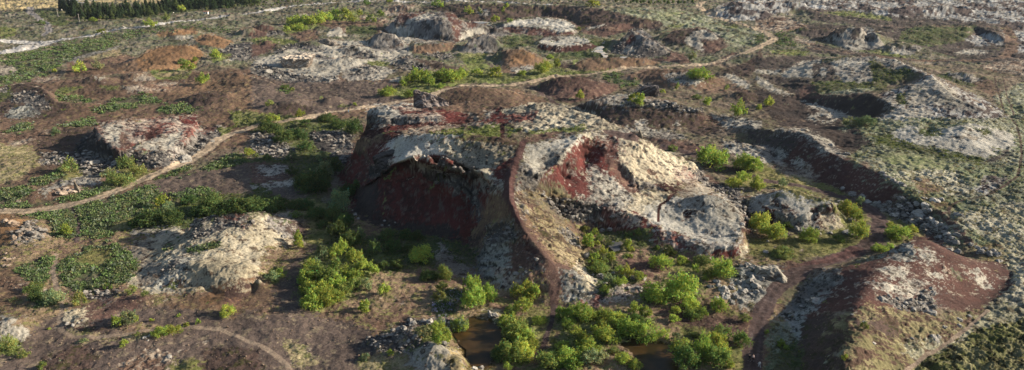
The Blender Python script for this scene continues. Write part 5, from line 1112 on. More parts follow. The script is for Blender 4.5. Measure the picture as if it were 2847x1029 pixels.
shrubs('in the dip left of the far red rock', 'A2', [(310,185,120,60,'l'),(380,190,100,60,'l'),(440,190,110,60,'l'),(500,180,120,70,'l'),(560,160,110,60,'l'),(610,150,110,70,'l'),(690,140,100,70,'l'),(340,225,120,40,'l'),(260,235,60,40,'l'),(800,120,40,45,'l'),(850,45,60,40,'g'),(740,170,60,50,'l'),(880,170,80,50,'g'),(950,120,60,40,'l'),(1370,60,90,50,'l'),(1020,20,60,30,'l')], 'shrubs in the far green dip')
shrubs('on the dark far embankment', 'A2', [(1605,110,70,50,'l'),(1690,105,50,40,'p'),(1863,95,35,35,'l'),(1800,165,80,40,'l'),(1900,165,50,30,'g')], 'shrubs on the far embankment')
shrubs('in the green strip behind the sandy path', 'A2', [(1170,620,90,60,'l'),(1240,610,150,100,'l'),(1300,640,110,70,'l'),(1400,600,120,80,'l'),(1470,610,130,90,'l'),(1540,595,120,70,'l'),(1660,560,90,40,'l'),(1800,575,110,70,'l'),(1000,712,140,40,'l'),(1190,725,120,60,'l'),(1120,640,60,40,'l'),(1400,650,70,30,'l')], 'shrubs behind the sandy path')
shrubs('on the brown plain left of the hiker', 'A2', [(510,740,35,30,'p'),(130,785,60,40,'y'),(360,870,70,50,'l'),(160,910,100,60,'l'),(765,785,35,25,'l'),(240,665,60,30,'g'),(290,670,50,28,'g')], 'shrubs on the brown plain')
shrubs('on the far grassy flats', 'A3', [(670,55,110,40,'l'),(300,545,130,70,'l'),(400,505,60,60,'l'),(345,440,60,30,'l'),(560,230,30,25,'g'),(130,560,80,30,'l'),(20,60,50,30,'l')], 'shrubs on the far flats')
shrubs('beyond the dark rocky ridge', 'A3', [(565,740,60,60,'l'),(950,770,70,60,'l'),(1000,785,90,80,'l'),(1280,665,40,50,'y'),(1505,780,70,50,'l'),(1740,865,110,100,'l'),(1890,815,40,40,'l'),(1400,450,60,60,'p'),(1460,600,180,60,'l'),(1180,690,40,25,'l'),(1430,735,80,30,'y'),(1650,670,40,40,'y')], 'shrubs beyond the rocky ridge')
shrubs('at the mouth of the dark valley', 'A4', [(100,795,80,70,'l'),(30,815,40,40,'l'),(710,935,100,60,'p'),(830,935,130,70,'p')], 'shrubs at the dark valley')
shrubs('behind the bowl beside the dark track', 'R', [(790,300,180,130,'l'),(840,280,100,70,'l'),(880,250,60,70,'l'),(1000,310,120,90,'l'),(1060,310,120,80,'l'),(1000,380,100,50,'l'),(930,420,110,50,'l'),(1090,440,100,80,'l'),(1260,420,70,50,'p'),(540,185,60,30,'g'),(770,200,60,40,'p')], 'shrubs beside the dark track')
shrubs('in the yard inside the track bend', 'R', [(1110,710,130,120,'l'),(1190,770,160,110,'l'),(1430,780,120,80,'l'),(1610,780,80,40,'g'),(1690,600,150,70,'l'),(1740,760,100,120,'l'),(1750,540,60,50,'p'),(1260,860,110,40,'y'),(1730,650,90,80,'l'),(1280,690,80,40,'d')], 'shrubs in the yard inside the bend')
shrubs('between track bend and red scoria hill', 'B4', [(1080,890,170,80,'l'),(1170,850,90,50,'l'),(1000,810,60,40,'l'),(1010,900,70,50,'l')], 'shrubs by the scoria hill')
shrubs('on and beside the red scoria hill', 'C4', [(900,80,110,50,'l'),(980,60,60,30,'l'),(210,120,130,40,'y'),(85,670,40,30,'l'),(190,760,60,50,'l'),(230,790,50,40,'l'),(790,640,60,50,'g'),(650,860,50,50,'l')], 'shrubs by the scoria hill side')
shrubs('on the near brown gravel at lower left', 'C1', [(560,470,100,90,'y'),(840,630,80,80,'l'),(920,600,120,90,'p'),(970,590,50,50,'l'),(940,390,80,60,'y'),(1040,405,60,40,'y'),(1150,690,110,60,'l'),(1240,670,110,50,'l'),(1640,550,110,80,'l'),(1420,600,40,35,'l'),(1285,550,35,25,'l'),(890,770,70,50,'l'),(990,690,40,30,'y'),(350,640,30,20,'l'),(1090,585,40,25,'l'),(600,735,50,30,'p'),(1340,615,50,20,'l')], 'shrubs on the near gravel')
shrubs('along the left edge of the near ground', 'C1', [(50,800,120,90,'y'),(160,850,80,50,'y'),(370,460,130,90,'p'),(250,430,110,70,'d'),(770,350,60,50,'g'),(300,930,70,50,'g'),(90,435,50,30,'p'),(230,370,120,60,'y')], 'shrubs at the left edge')
shrubs('near the rocky knoll at the bottom', 'C2', [(1000,825,60,35,'l'),(810,860,90,40,'p'),(1240,710,100,80,'p'),(1340,690,110,90,'l'),(1390,745,100,50,'l'),(1500,630,110,90,'l'),(1370,370,100,60,'y'),(1390,290,110,100,'g'),(1280,290,120,60,'d')], 'shrubs near the rocky knoll')
shrubs('on the right flank of the pale mound', 'C2', [(150,290,100,50,'p'),(330,60,80,60,'l'),(200,260,70,50,'l')], 'shrubs on the mound flank')
# ------------------------------------------------------------------ boulders
def ico(sub):
    bm = bmesh.new(); bmesh.ops.create_icosphere(bm, subdivisions=sub, radius=.5)
    co = np.array([v.co[:] for v in bm.verts]); fc = np.array([[v.index for v in f.verts] for f in bm.faces]); bm.free()
    return co, fc

def n3(p, s, seed):
    o = seed * 17.3
    return (samp('band', p[:, 0] * s + o, p[:, 1] * s + p[:, 2] * s * .6, 0.02) + samp('band2', p[:, 1] * s + o, p[:, 2] * s - p[:, 0] * s * .5, 0.02)) * .7

def rock_mesh(seed, sub=3, flat=.72, rough=.07):
    co, fc = ico(sub)
    r = np.random.default_rng(seed)
    d = co / np.linalg.norm(co, axis=1, keepdims=True)
    rad = np.full(len(co), .5)
    for _ in range(13):                       # chip flat facets off
        n = r.normal(size=3); n /= np.linalg.norm(n)
        h = .33 + .14 * r.random()
        q = d @ n
        rad = np.where(q > .05, np.minimum(rad, h / np.maximum(q, .05)), rad)
    rad *= 1 + rough * n3(d, .35, seed) + rough * .6 * n3(d, .9, seed + 50)
    co = d * rad[:, None] * np.array([1.12, .95, flat])
    co[:, 2] += .2 * flat
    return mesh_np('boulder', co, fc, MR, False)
RK = [rock_mesh(100 + i, 3, .6 + .05 * i) for i in range(8)]
RKS = [rock_mesh(120 + i, 2, .62 + .05 * i, .1) for i in range(6)]
NBOULDER = 0
def boulders(where, tile, lst, group, tint=(1, 1, 1), word='grey lichen-covered', sink=.19):
    global NBOULDER
    items = sorted([q if len(q) > 2 else (*q, 30) for q in lst], key=lambda q: q[0])
    n = len(items)
    for k, q in enumerate(items):
        p, ppm, px, py = at(tile, q[0], q[1])
        wm = q[2] / TILES[tile][2] / ppm
        o = link('boulder', (RK if q[2] / TILES[tile][2] > 12 else RKS)[rng.integers(6)])
        sc = wm * np.array([1, .85 + .3 * rng.random(), .85 + .35 * rng.random()])
        place(o, p + np.array([0, wm * .15, -sink * wm]), float(rng.random() * 6.28), tuple(sc))
        o.rotation_euler[0] = float(rng.normal() * .18); o.rotation_euler[1] = float(rng.normal() * .18)
        j = 1 + rng.normal() * .16
        o.color = (tint[0] * j, tint[1] * j, tint[2] * j, 1)
        pos = 'the only one' if n == 1 else ('leftmost' if k == 0 else 'rightmost' if k == n - 1 else nth(k + 1) + ' from left')
        tag(o, f'{word} boulder, {pos} {where}', 'boulder', group)
        NBOULDER += 1

boulders('in the heap along the foot of the red ridge', 'B4', [(655,520,50),(735,565,80),(795,585,70),(840,615,70),(900,645,75),(960,655,65),(920,620,40),(950,685,50),(1030,720,65),(1000,630,50),(1070,580,50),(1095,605,60),(1130,640,40),(1200,640,60),(1260,650,70),(1110,720,65),(1165,725,50),(1220,710,110),(1165,770,75),(1215,760,55),(1310,755,95),(1270,800,70),(1340,785,60),(1385,780,45),(1415,810,60),(1430,860,70),(1370,885,95),(1500,860,65),(1490,915,80),(1430,905,40),(1080,660,50),(1130,690,45),(1260,690,60),(1290,690,50),(1340,830,50),(1060,640,40),(1030,655,35),(1180,690,40),(1000,680,40),(1240,740,40),(1390,840,40),(1460,890,45)], 'boulders heaped below the red ridge')
boulders('on the grassy plain above the boulder heap', 'B4', [(1330,610,80),(1380,600,60),(1500,720,85),(1240,585,40),(1270,590,30),(1210,455,50),(1200,545,50)], 'boulders above the heap')
boulders('along the crest of the dark red ridge', 'B4', [(940,410,70),(990,440,60),(1020,465,50),(1060,475,60),(1105,500,60),(1080,490,50),(560,205,50),(680,270,50),(620,260,40),(520,190,40),(480,220,40),(960,430,40)], 'boulders on the ridge crest')
boulders('round the foot of the right white outcrop', 'B4', [(715,755,65),(685,850,75),(305,820,60),(420,815,40),(460,810,50),(350,845,40),(470,850,40),(630,625,60),(95,910,30),(-10,780,35),(560,850,35)], 'boulders round the white outcrop')
boulders('clustered on the right side of the scoria hill', 'C4', [(1290,385,60),(1270,350,40),(1260,520,95),(1210,420,45),(1240,410,45),(1190,440,50),(1150,440,40),(1120,455,45),(1090,455,50),(1070,470,40),(1215,450,45),(1270,425,50),(1140,500,50),(920,430,70),(900,410,50),(970,400,40),(1290,480,50),(1040,490,40)], 'boulders on the scoria hill')
boulders('scattered on the moss below the scoria hill', 'C4', [(1475,575,50),(1550,545,35),(1470,615,45),(1360,625,55),(1290,715,75),(1320,695,45),(855,735,40),(1130,715,30),(790,590,35),(700,530,30)], 'boulders below the scoria hill')
boulders('behind the top of the red scoria hill', 'C4', [(1470,85,60),(1410,65,50),(1690,105,60),(1745,105,65),(1600,50,50),(1625,95,60),(1765,145,50),(1560,30,45),(1660,60,40),(1720,80,40)], 'boulders behind the scoria hill')
boulders('on pale moss beside the bending track', 'C4', [(450,440,100),(375,440,45),(80,85,42),(620,355,15),(330,480,40)], 'boulders beside the track')
boulders('in the tight pile left of the track', 'C3', [(1490,340,62),(1545,305,62),(1595,360,88),(1550,330,45),(1650,340,62),(1700,305,50),(1540,418,52),(1610,415,72),(1650,440,72),(1690,418,58),(1745,408,50),(1675,380,62),(1740,365,62),(1790,378,48),(1780,305,72),(1825,335,78),(1790,272,62),(1760,325,42),(1710,350,42),(1620,388,45),(1830,370,45),(1580,385,35),(1640,310,40),(1860,280,60),(1760,180,60),(1800,200,70)], 'boulder pile left of the track', word='dark grey')
boulders('among the shrubs right of the ridge trail', 'C3', [(600,110,48),(700,265,62),(935,275,42),(1010,275,52),(980,345,62),(660,300,32),(640,250,35),(730,300,35),(790,230,35),(540,40,40),(900,340,30),(860,320,28)], 'boulders right of the ridge trail')
boulders('on the lower ridge above the shrubs', 'C3', [(95,235,62),(160,225,35),(240,130,40),(120,190,30)], 'boulders on the lower ridge')
boulders('at the rocky foot of the red alcove', 'H', [(1145,510,30),(1222,492,30),(1190,495,22),(1065,550,30),(1040,545,25),(1095,555,22),(935,465,22),(910,455,25),(920,445,20),(1165,555,30),(1205,545,25),(1048,652,25),(1165,605,30),(1195,600,25),(1100,705,22),(1240,535,22),(1110,520,24),(1010,520,20),(960,490,18),(1130,560,18)], 'boulders below the red alcove')
boulders('at the base of the dark cave face', 'H', [(130,537,18),(142,552,16),(255,562,16),(272,582,13),(245,582,13),(300,568,12),(26,584,22),(495,690,16),(120,520,12)], 'boulders below the cave')
boulders('by the brown pond at the bottom', 'C2', [(1385,590,62),(1430,600,55),(1280,600,55),(1160,610,60),(1740,545,70),(1720,520,40),(1650,920,50),(1600,930,45),(1100,650,50),(1060,640,40),(1180,690,40),(1130,720,35)], 'boulders by the brown pond')
boulders('on the brown gravel beside the thin trail', 'C1', [(1040,705,38),(1080,690,34),(1065,718,26),(525,610,38),(480,600,34),(560,590,28),(590,575,26),(1220,845,50),(365,855,14),(700,370,40),(740,380,36),(770,360,30),(660,410,30)], 'boulders by the thin trail')
boulders('on the ochre slope at the left edge', 'B1', [(85,790,95),(125,620,60),(30,760,60),(110,880,60),(150,870,50),(210,830,50),(240,860,45),(190,890,40),(280,830,40),(320,860,40),(100,900,40)], 'boulders on the ochre slope', tint=(1.05, .85, .7), word='rusty brown')
boulders('among soil clods at the lower left edge', 'C1', [(60,140,46),(30,130,40),(90,130,40),(20,180,42),(60,180,36),(140,30,42),(110,20,34),(150,65,34),(40,100,30)], 'boulders at the left edge', tint=(.9, .75, .65), word='brown')
boulders('on the mossy rise left of the path', 'B1', [(440,560,80),(530,545,100),(420,530,50),(490,520,50)], 'boulders left of the path', tint=(1, .85, .75), word='brown grey')
boulders('in the shaded bushes left of the cave', 'Z4', [(1175,465,48),(765,385,55),(770,550,50),(1390,360,36),(1410,400,30),(1375,395,24)], 'boulders left of the cave')
boulders('inside and on the rim of the bowl', 'R', [(830,745,45),(945,735,60),(790,540,35),(985,665,35),(860,455,36),(1000,590,40),(1010,625,36),(965,520,36),(1155,640,40),(1130,600,30)], 'boulders in the bowl')
def fan(where, tile, poly, n, size, group, word='grey', tint=(1, 1, 1)):
    px, py = T(tile, [p[0] for p in poly], [p[1] for p in poly]); s0 = TILES[tile][2]
    r = fill(np.stack([px, py], 1)); ii = np.argwhere(r[1]); pts = []
    for _ in range(n * 12):
        q = ii[rng.integers(len(ii))]
        X, Y = (q[1] + r[0][1].start) * RS, (q[0] + r[0][0].start) * RS
        w = size * math.exp(.38 * rng.normal())
        if all(math.hypot(X - a, (Y - b) * 1.6) > .42 * (w + c) / s0 for a, b, c in pts):
            pts.append((X, Y, w))
        if len(pts) == n:
            break
    x0, y0, s = TILES[tile]
    boulders(where, tile, [((a - x0) * s, (b - y0) * s, w) for a, b, w in pts], group, tint, word)
fan('in the rubble below the tilted slab', 'B1', [(300,260),(560,245),(820,280),(900,340),(870,400),(620,395),(540,325),(300,325)], 18, 50, 'rubble below the slab')
fan('in the rubble right of the tilted slab', 'B1', [(1300,290),(1500,130),(1630,80),(1620,140),(1500,220),(1370,330)], 10, 44, 'rubble right of the slab')
fan('in the far rubble behind the brown plain', 'A2', [(0,475),(60,470),(330,560),(640,570),(620,600),(270,608),(100,572)], 12, 38, 'far rubble behind the plain')
fan('on the flat rocks beside the path bend', 'B2', [(0,115),(150,105),(320,240),(290,285),(100,285),(0,225)], 8, 40, 'rocks beside the path bend', 'dark')
fan('on the rocky ridge behind the big hill', 'A3', [(1040,780),(1080,735),(1300,770),(1480,815),(1460,838),(1200,810)], 10, 40, 'rocks on the ridge behind the hill')

def scatter_rocks(name, zones, n, smin, smax, px, kind='stuff'):
    ok = np.isin(ZID.ravel(), [ZN[z][0] for z in zones]) & VIS.ravel() & (PX.ravel() > -40) & (PX.ravel() < W + 40) & (PATHMASK.ravel() < .3)
    ii = np.nonzero(ok)[0]; ii = ii[rng.integers(len(ii), size=n)]
    bco, bfc = ico(1)
    dep = FY[ii] * CP + (CAMZ - FZ[ii]) * SP
    s = np.clip(np.exp(rng.normal(size=n) * .65) * px * dep / F, smin, smax)
    nv = len(bco)
    co = np.repeat(bco[None], n, 0) * (1 + .5 * (rng.random((n, nv, 1)) - .5)) * (s[:, None, None] * (.7 + .6 * rng.random((n, 1, 3))) * np.array([1, 1, .75]))
    a = rng.random(n) * 6.28; ca_, sa_ = np.cos(a)[:, None], np.sin(a)[:, None]
    x = co[..., 0] * ca_ - co[..., 1] * sa_; y = co[..., 0] * sa_ + co[..., 1] * ca_
    co = np.stack([x + FX[ii][:, None], y + FY[ii][:, None], co[..., 2] + (FZ[ii] + s * .12)[:, None]], -1).reshape(-1, 3)
    fc = (bfc[None] + (np.arange(n) * nv)[:, None, None]).reshape(-1, 3)
    o = link(name, mesh_np(name, co, fc, MR, False)); o['kind'] = kind
    return o
scatter_rocks('rubble', ['rubble', 'darkrock'], 2300, .3, 2.6, 5.0).color = (.72, .70, .70, 1)
g = scatter_rocks('gravel', ['brownflat', 'browndry', 'brown', 'brownred', 'scoriadark', 'ochrebrown', 'mossbrown', 'mix'], 5200, .12, .6, 2.0)
g.color = (.8, .62, .5, 1)

# ------------------------------------------------------------------ larger free standing rocks
def big_rock(label, tile, x, y, pts, tint=(1, 1, 1), seed=1, rough=.35, cat='rock', dz=0.0):
    p, ppm, px, py = at(tile, x, y)
    bm = bmesh.new()
    for q in pts:
        bm.verts.new(q)
    bmesh.ops.convex_hull(bm, input=bm.verts)
    for v in [v for v in bm.verts if not v.link_faces]:
        bm.verts.remove(v)
    bmesh.ops.triangulate(bm, faces=bm.faces)
    for _ in range(4):
        bmesh.ops.subdivide_edges(bm, edges=bm.edges, cuts=1, use_grid_fill=True)
        bmesh.ops.triangulate(bm, faces=bm.faces)
    bmesh.ops.smooth_vert(bm, verts=bm.verts, factor=.5, use_axis_x=True, use_axis_y=True, use_axis_z=True)
    bm.normal_update()
    co = np.array([v.co[:] for v in bm.verts]); no = np.array([v.normal[:] for v in bm.verts])
    co = co + no * (rough * (n3(co, .05, seed) * .8 + n3(co, .16, seed + 9) * .35))[:, None]
    fc = np.array([[v.index for v in f.verts] for f in bm.faces]); bm.free()
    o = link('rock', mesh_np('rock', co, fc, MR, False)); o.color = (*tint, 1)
    place(o, p + np.array([0, 0, dz])); tag(o, label, cat)
    return o
big_rock('dark leaning rock fin standing on the back edge of the big hill', 'A2', 1320, 792, [(-7.5,0,-1.5),(8,0,-2),(8,5,-2),(-7.5,6,-1.5),(-7.2,2,6.0),(-5.4,2,6.3),(-6.8,4,5.8),(-1,2,4.8),(3.5,2,3.4),(8,2,1.6),(-2,-1.5,-1)], (.8, .72, .75), 3, .35, 'rock', .8)
big_rock('mushroom shaped grey rock standing alone on the far white moss', 'A2', 335, 498, [(-9,-3,-1),(8,-3,-1),(8,8,-1),(-9,8,-1),(-12,-2,6.2),(12,-2,6.6),(12.5,9,8.2),(4,12,9),(-11,9,6.8),(-12,4,6.4)], (1.6, 1.45, 1.3), 4, .5)  # tint brightened so the rock looks sunlit
big_rock('dark block of rock with a pale top behind the rocky ridge', 'A3', 1070, 712, [(-7,0,-1),(7,0,-1),(7,6,-1),(-9,6,-1),(-3,1,5),(5.5,1,6.2),(6,5,5.8),(-2,5,5.5),(-8,2,1.5)], (.5, .47, .5), 5, .4)
big_rock('small spiky rock standing on the right skyline of the big hill', 'R', 318, 100, [(-1.1,0,-.5),(1.5,0,-.5),(1.5,1.5,-.5),(-1.1,1.5,-.5),(.1,.5,3.2),(.4,.7,2.9),(1.2,.6,1.2)], (.9, .85, .75), 6, .1)
big_rock('pale pointed rock spire beside the brown rocks left of the path', 'B1', 562, 550, [(-1,0,-.5),(1.6,0,-.5),(1.6,1.5,-.5),(-1,1.5,-.5),(-.4,.5,5.4),(-.1,.8,5.2),(.8,.6,3)], (1.1, 1, .85), 7, .15)
big_rock('dark rock knob jutting from the left corner of the cave', 'H', 242, 398, [(-4,0,-1),(3.5,0,-1),(3.5,5,0),(-4,5,0),(-4.5,1,5.5),(3.6,1,7.5),(3.4,5,8),(-3.5,5,6.5),(-1,-1.6,1),(1.5,-1.2,4)], (.30, .29, .31), 8, .35)
big_rock('grey rounded rock hump beside the boulder pile by the track', 'C4', 105, 285, [(-6,0,-.5),(5,-1,-.5),(6,5,-.5),(-6,5,-.5),(-3,1,3),(2,1,3.6),(4,4,2.8),(-3,4,3)], (1.05, 1.02, .95), 9, .3)
big_rock('flat grey rock slab in the grass behind the brown plain', 'A2', 555, 332, [(-8,0,-.5),(7,-1,-.5),(8,6,-.5),(-7,6,-.5),(-6,2,4.6),(0,2,5),(6,2,3),(6,5,3),(-6,5,4)], (.9, .84, .8), 10, .4)

# ------------------------------------------------------------------ conifer plantation and far trees
def spruce(seed, tiers=15, per=9):
    r = np.random.default_rng(seed); co, fc, cl = [], [], []
    for t_ in range(tiers):
        z = .06 + .92 * t_ / tiers
        rad = .17 * (1 - (t_ / tiers) ** 1.6) ** .9 + .014
        for k in range(per):
            a = 6.283 * (k / per) + r.random() * 1.2; q = rad * (.65 + .6 * r.random()); zz = z + r.normal() * .015
            for s_ in (0, 1):
                w = q * .34; dz = -.03 - q * .3
                ca_, sa_ = math.cos(a + s_ * .35), math.sin(a + s_ * .35)
                b = len(co)
                co += [(ca_ * q * .1, sa_ * q * .1, zz + .02), (ca_ * q * .6 - sa_ * w, sa_ * q * .6 + ca_ * w, zz + dz * .5), (ca_ * q, sa_ * q, zz + dz), (ca_ * q * .6 + sa_ * w, sa_ * q * .6 - ca_ * w, zz + dz * .45)]
                fc.append((b, b + 1, b + 2, b + 3)); v = .7 + .6 * r.random(); cl += [(v, v, v)] * 4
    tc_, tf = tube([(0, 0, -.03), (0, 0, .4), (0, 0, .97)], [.02, .013, .003], 6)
    return mesh_np('crown', np.array(co), np.array(fc), MN, False, np.array(cl)), mesh_np('trunk', tc_, tf, MBARK)
SP_ = [spruce(i) for i in range(5)]
def leafy(seed):
    co, fc, cl, lc = leaf_cloud(420, .13, seed, .85, 10, .24, .1)
    co = co * np.array([1, 1, 1.0]) + np.array([0, 0, .18])
    st = [tube([(0, 0, -.03), (0, 0, .3), (0, 0, .7)], [.025, .018, .006])] + [tube([(0, 0, .25), (c[0] * .6, c[1] * .6, .2 + c[2] * .6), (c[0], c[1], .18 + c[2])], [.01, .007, .003]) for c in lc[:5]]
    sc, sf = join(st)
    return mesh_np('crown', co, fc, ML, False, cl), mesh_np('trunk', sc, sf, MBARK)
LT = [leafy(60 + i) for i in range(4)]
def tree(name, meshes, p, h, wide, col_, label, cat, group):
    o = empty(name); place(o, p, float(rng.random() * 6.28), (h * wide, h * wide, h))
    c = link('crown', meshes[0], o); c.color = (*col_, 1); link('trunk', meshes[1], o)
    tag(o, label, cat, group)
k = 0
rows = [('front', [(118,165),(200,205),(310,235),(420,240),(560,236),(700,234),(820,224),(960,214),(1100,196),(1270,172)], 34, 9.5),
        ('second', [(60,130),(150,140),(300,180),(500,190),(700,185),(900,180),(1100,160),(1300,140),(1460,120)], 30, 10.5),
        ('third', [(20,120),(120,110),(300,125),(600,140),(900,135),(1200,110),(1500,118),(1620,112)], 32, 11.5),
        ('rear', [(1400,100),(1600,112),(1800,104),(2050,100),(2250,85)], 24, 13), ('rear right', [(1500,60),(1750,70),(2000,60),(2300,55),(2560,38)], 24, 13), ('back', [(1480,30),(1800,30),(2200,22),(2560,10)], 18, 13)]
for rn, pl, n, hgt in rows:
    L_ = np.array(pl, float); seg = np.concatenate([[0], np.cumsum(np.hypot(*np.diff(L_, axis=0).T))])
    for i in range(n):
        t_ = (i + .25 + .5 * rng.random()) / n * seg[-1]
        x = np.interp(t_, seg, L_[:, 0]); y = np.interp(t_, seg, L_[:, 1]) + rng.normal() * 9
        p, ppm, px, py = at('Z6', x, max(y, 2))
        h = hgt * (.8 + .75 * rng.random() ** 1.5); v = .7 + .7 * rng.random()
        tree('spruce_tree', SP_[rng.integers(5)], p, h, 1.35 + .9 * rng.random(), (.034 * v + .02 * (v > 1.15), .055 * v + .015 * (v > 1.15), .026 * v), f'dark green spruce, {nth(i + 1)} from left in the {rn} row of the far plantation', 'tree', 'spruces of the far plantation')
for i, (x, y, h) in enumerate([(40,128,13),(75,120,15),(110,126,14),(150,112,12),(190,100,13),(60,100,13)]):
    p, ppm, px, py = at('Z6', x, y)
    tree('spruce_tree', SP_[i % 5], p, h * 1.25, 1.2, (.028, .04, .032), f'tall dark spruce, {nth(i + 1)} in the clump at the left end of the plantation', 'tree', 'tall spruces at the plantation end')
def trees(where, tile, pl, n, hm, cols, jy, group):
    L_ = np.array(pl, float); seg = np.concatenate([[0], np.cumsum(np.hypot(*np.diff(L_, axis=0).T))])
    xs_ = sorted(((i + rng.random()) / n * seg[-1], rng.normal()) for i in range(n))
    for i, (t_, r_) in enumerate(xs_):
        p, ppm, px, py = at(tile, np.interp(t_, seg, L_[:, 0]), max(np.interp(t_, seg, L_[:, 1]) + r_ * jy, 4))
        h = hm * (.7 + .6 * rng.random()); c = cols[rng.integers(len(cols))]; v = .8 + .4 * rng.random()
        tree('birch_tree', LT[rng.integers(4)], p, h, .8 + .4 * rng.random(), tuple(a * v for a in c), f'small leafy birch, {nth(i + 1)} from left {where}', 'tree', group)
GA, GB = (.15, .20, .06), (.20, .22, .11)
trees('in the young planting above the far road', 'A2', [(-260,62),(0,52),(200,32),(420,14),(560,6)], 34, 4.5, [GA, GB, (.09,.13,.06)], 5, 'young trees above the far road')
trees('in the planting behind the first young row', 'A2', [(-300,40),(0,26),(250,8)], 20, 5, [GA, GB, (.09,.13,.06)], 3, 'second row of young trees')
trees('in the wood beyond the dark embankment', 'A3', [(800,20),(1000,30),(1150,34),(1300,36),(1420,26)], 26, 6, [GA, (.13,.18,.06), GB], 7, 'trees beyond the embankment')
trees('on the far flat above the mesas', 'A3', [(0,14),(300,16),(600,22),(760,30)], 12, 4, [GA, GB], 4, 'trees above the mesas')
trees('in the scrubby margin before the spruce plantation', 'Z6', [(330,262),(560,252),(820,240),(1100,212),(1300,180),(1600,128),(2000,112)], 22, 4.2, [(.10,.14,.06), GA, GB], 6, 'scrub before the plantation')
for i, (x, y, h, c) in enumerate([(1905,140,5.5,(.22,.24,.10)),(1390,280,5,(.24,.25,.13)),(1140,350,4.5,(.22,.22,.10)),(1590,150,5,(.2,.25,.08)),(1480,150,4,(.18,.2,.08)),(440,280,4.5,(.14,.17,.07)),(350,275,3.5,(.14,.17,.07))]):
    p, ppm, px, py = at('Z6', x, y)
    tree('birch_tree', LT[i % 4], p, h, 1.0, c, f'lone pale leafy tree, {nth([6,4,2,5,3,1,0][i] + 1)} nearest the left end between plantation and road', 'tree', 'lone trees by the far road')

# ------------------------------------------------------------------ ground cover that nobody could count
def scatter_leaves(name, zones, n, quads, smin, smax, px, cols, up, extra=None, weight=None):
    ok = np.isin(ZID.ravel(), [ZN[z][0] for z in zones]) & VIS.ravel() & (PX.ravel() > -60) & (PX.ravel() < W + 60) & (PY.ravel() < Hh + 60) & (PATHMASK.ravel() < .4)
    if extra is not None:
        ok &= extra.ravel()
    ii = np.nonzero(ok)[0]
    if weight is not None:
        wv = weight.ravel()[ii]; ii = ii[rng.random(len(ii)) < wv]
    ii = ii[rng.integers(len(ii), size=n)]
    dep = FY[ii] * CP + (CAMZ - FZ[ii]) * SP
    s = np.clip(np.exp(rng.normal(size=n) * .3) * px * dep / F, smin, smax)
    d = rng.normal(size=(n, quads, 3)); d[..., 2] = np.abs(d[..., 2]) * up + .35; d /= np.linalg.norm(d, axis=-1, keepdims=True)
    t2 = np.cross(d, rng.normal(size=(n, quads, 3))); t2 /= np.linalg.norm(t2, axis=-1, keepdims=True)
    base = np.stack([FX[ii], FY[ii], FZ[ii]], -1)[:, None] + np.concatenate([rng.normal(size=(n, quads, 2)) * (.28 * s[:, None, None]), np.zeros((n, quads, 1))], -1)
    L_ = (s[:, None] * (.6 + .6 * rng.random((n, quads))))[..., None]
    tip = base + d * L_; mid = base + d * L_ * .55
    co = np.stack([base - np.array([0, 0, .05]), mid - t2 * L_ * .26, tip, mid + t2 * L_ * .26], 2).reshape(-1, 3)
    fc = np.arange(n * quads * 4).reshape(-1, 4)
    c = np.array(cols)[rng.integers(len(cols), size=n)] * (.75 + .5 * rng.random((n, 1)))
    col_ = np.repeat(np.repeat(c[:, None], quads, 1) * (.8 + .4 * rng.random((n, quads, 1))), 4, axis=1).reshape(-1, 3)
    o = link(name, mesh_np(name, co, fc, MT, False, col_)); o['kind'] = 'stuff'
    return o
patch = samp('frac', GX, GY, .1) + .5 * samp('rough', GX, GY, .2) > np.where(DEP0 > 420, .1, -1.1)
LM = blur((ZID == ZN['lupine'][0]).astype(np.float32), 14) ** 1.5
scatter_leaves('lupine_cover', [z for z in ZN if z not in ('road', 'path', 'track', 'trail', 'mud')], 21000, 9, .35, 1.5, 4.6, [(.15,.23,.08), (.12,.19,.075), (.17,.23,.09), (.19,.23,.16), (.15,.18,.1), (.2,.2,.1)], .9, patch, LM)
fl = np.zeros(Z0.shape, bool); px_, py_ = T('C2', [1260,1330,1500,1540,1400,1290], [470,390,350,430,540,520]); r_ = fill(np.stack([px_, py_], 1))
fm_ = np.zeros((RH, RW), bool); fm_[r_[0]] = r_[1]; fl = fm_[iy, ix]
if fl.any():
    scatter_leaves('flowering_lupines', list(ZN), 260, 7, .4, .8, 5, [(.5,.47,.62), (.62,.6,.66), (.22,.28,.2), (.16,.22,.12), (.40,.34,.58)], 1.3, fl)
scatter_leaves('grass_tufts', ['grass', 'darkgrass'], 9000, 5, .25, .9, 3.2, [(.15,.18,.05), (.19,.20,.06), (.11,.15,.045)], 1.4)
scatter_leaves('dry_grass_tufts', ['grassdry', 'drygrass', 'browndry', 'mossyellow', 'tussock', 'mossgrass', 'mosspale', 'heath'], 9000, 5, .2, .8, 2.6, [(.26,.24,.10), (.22,.22,.09), (.30,.25,.13), (.16,.17,.06)], 1.3)

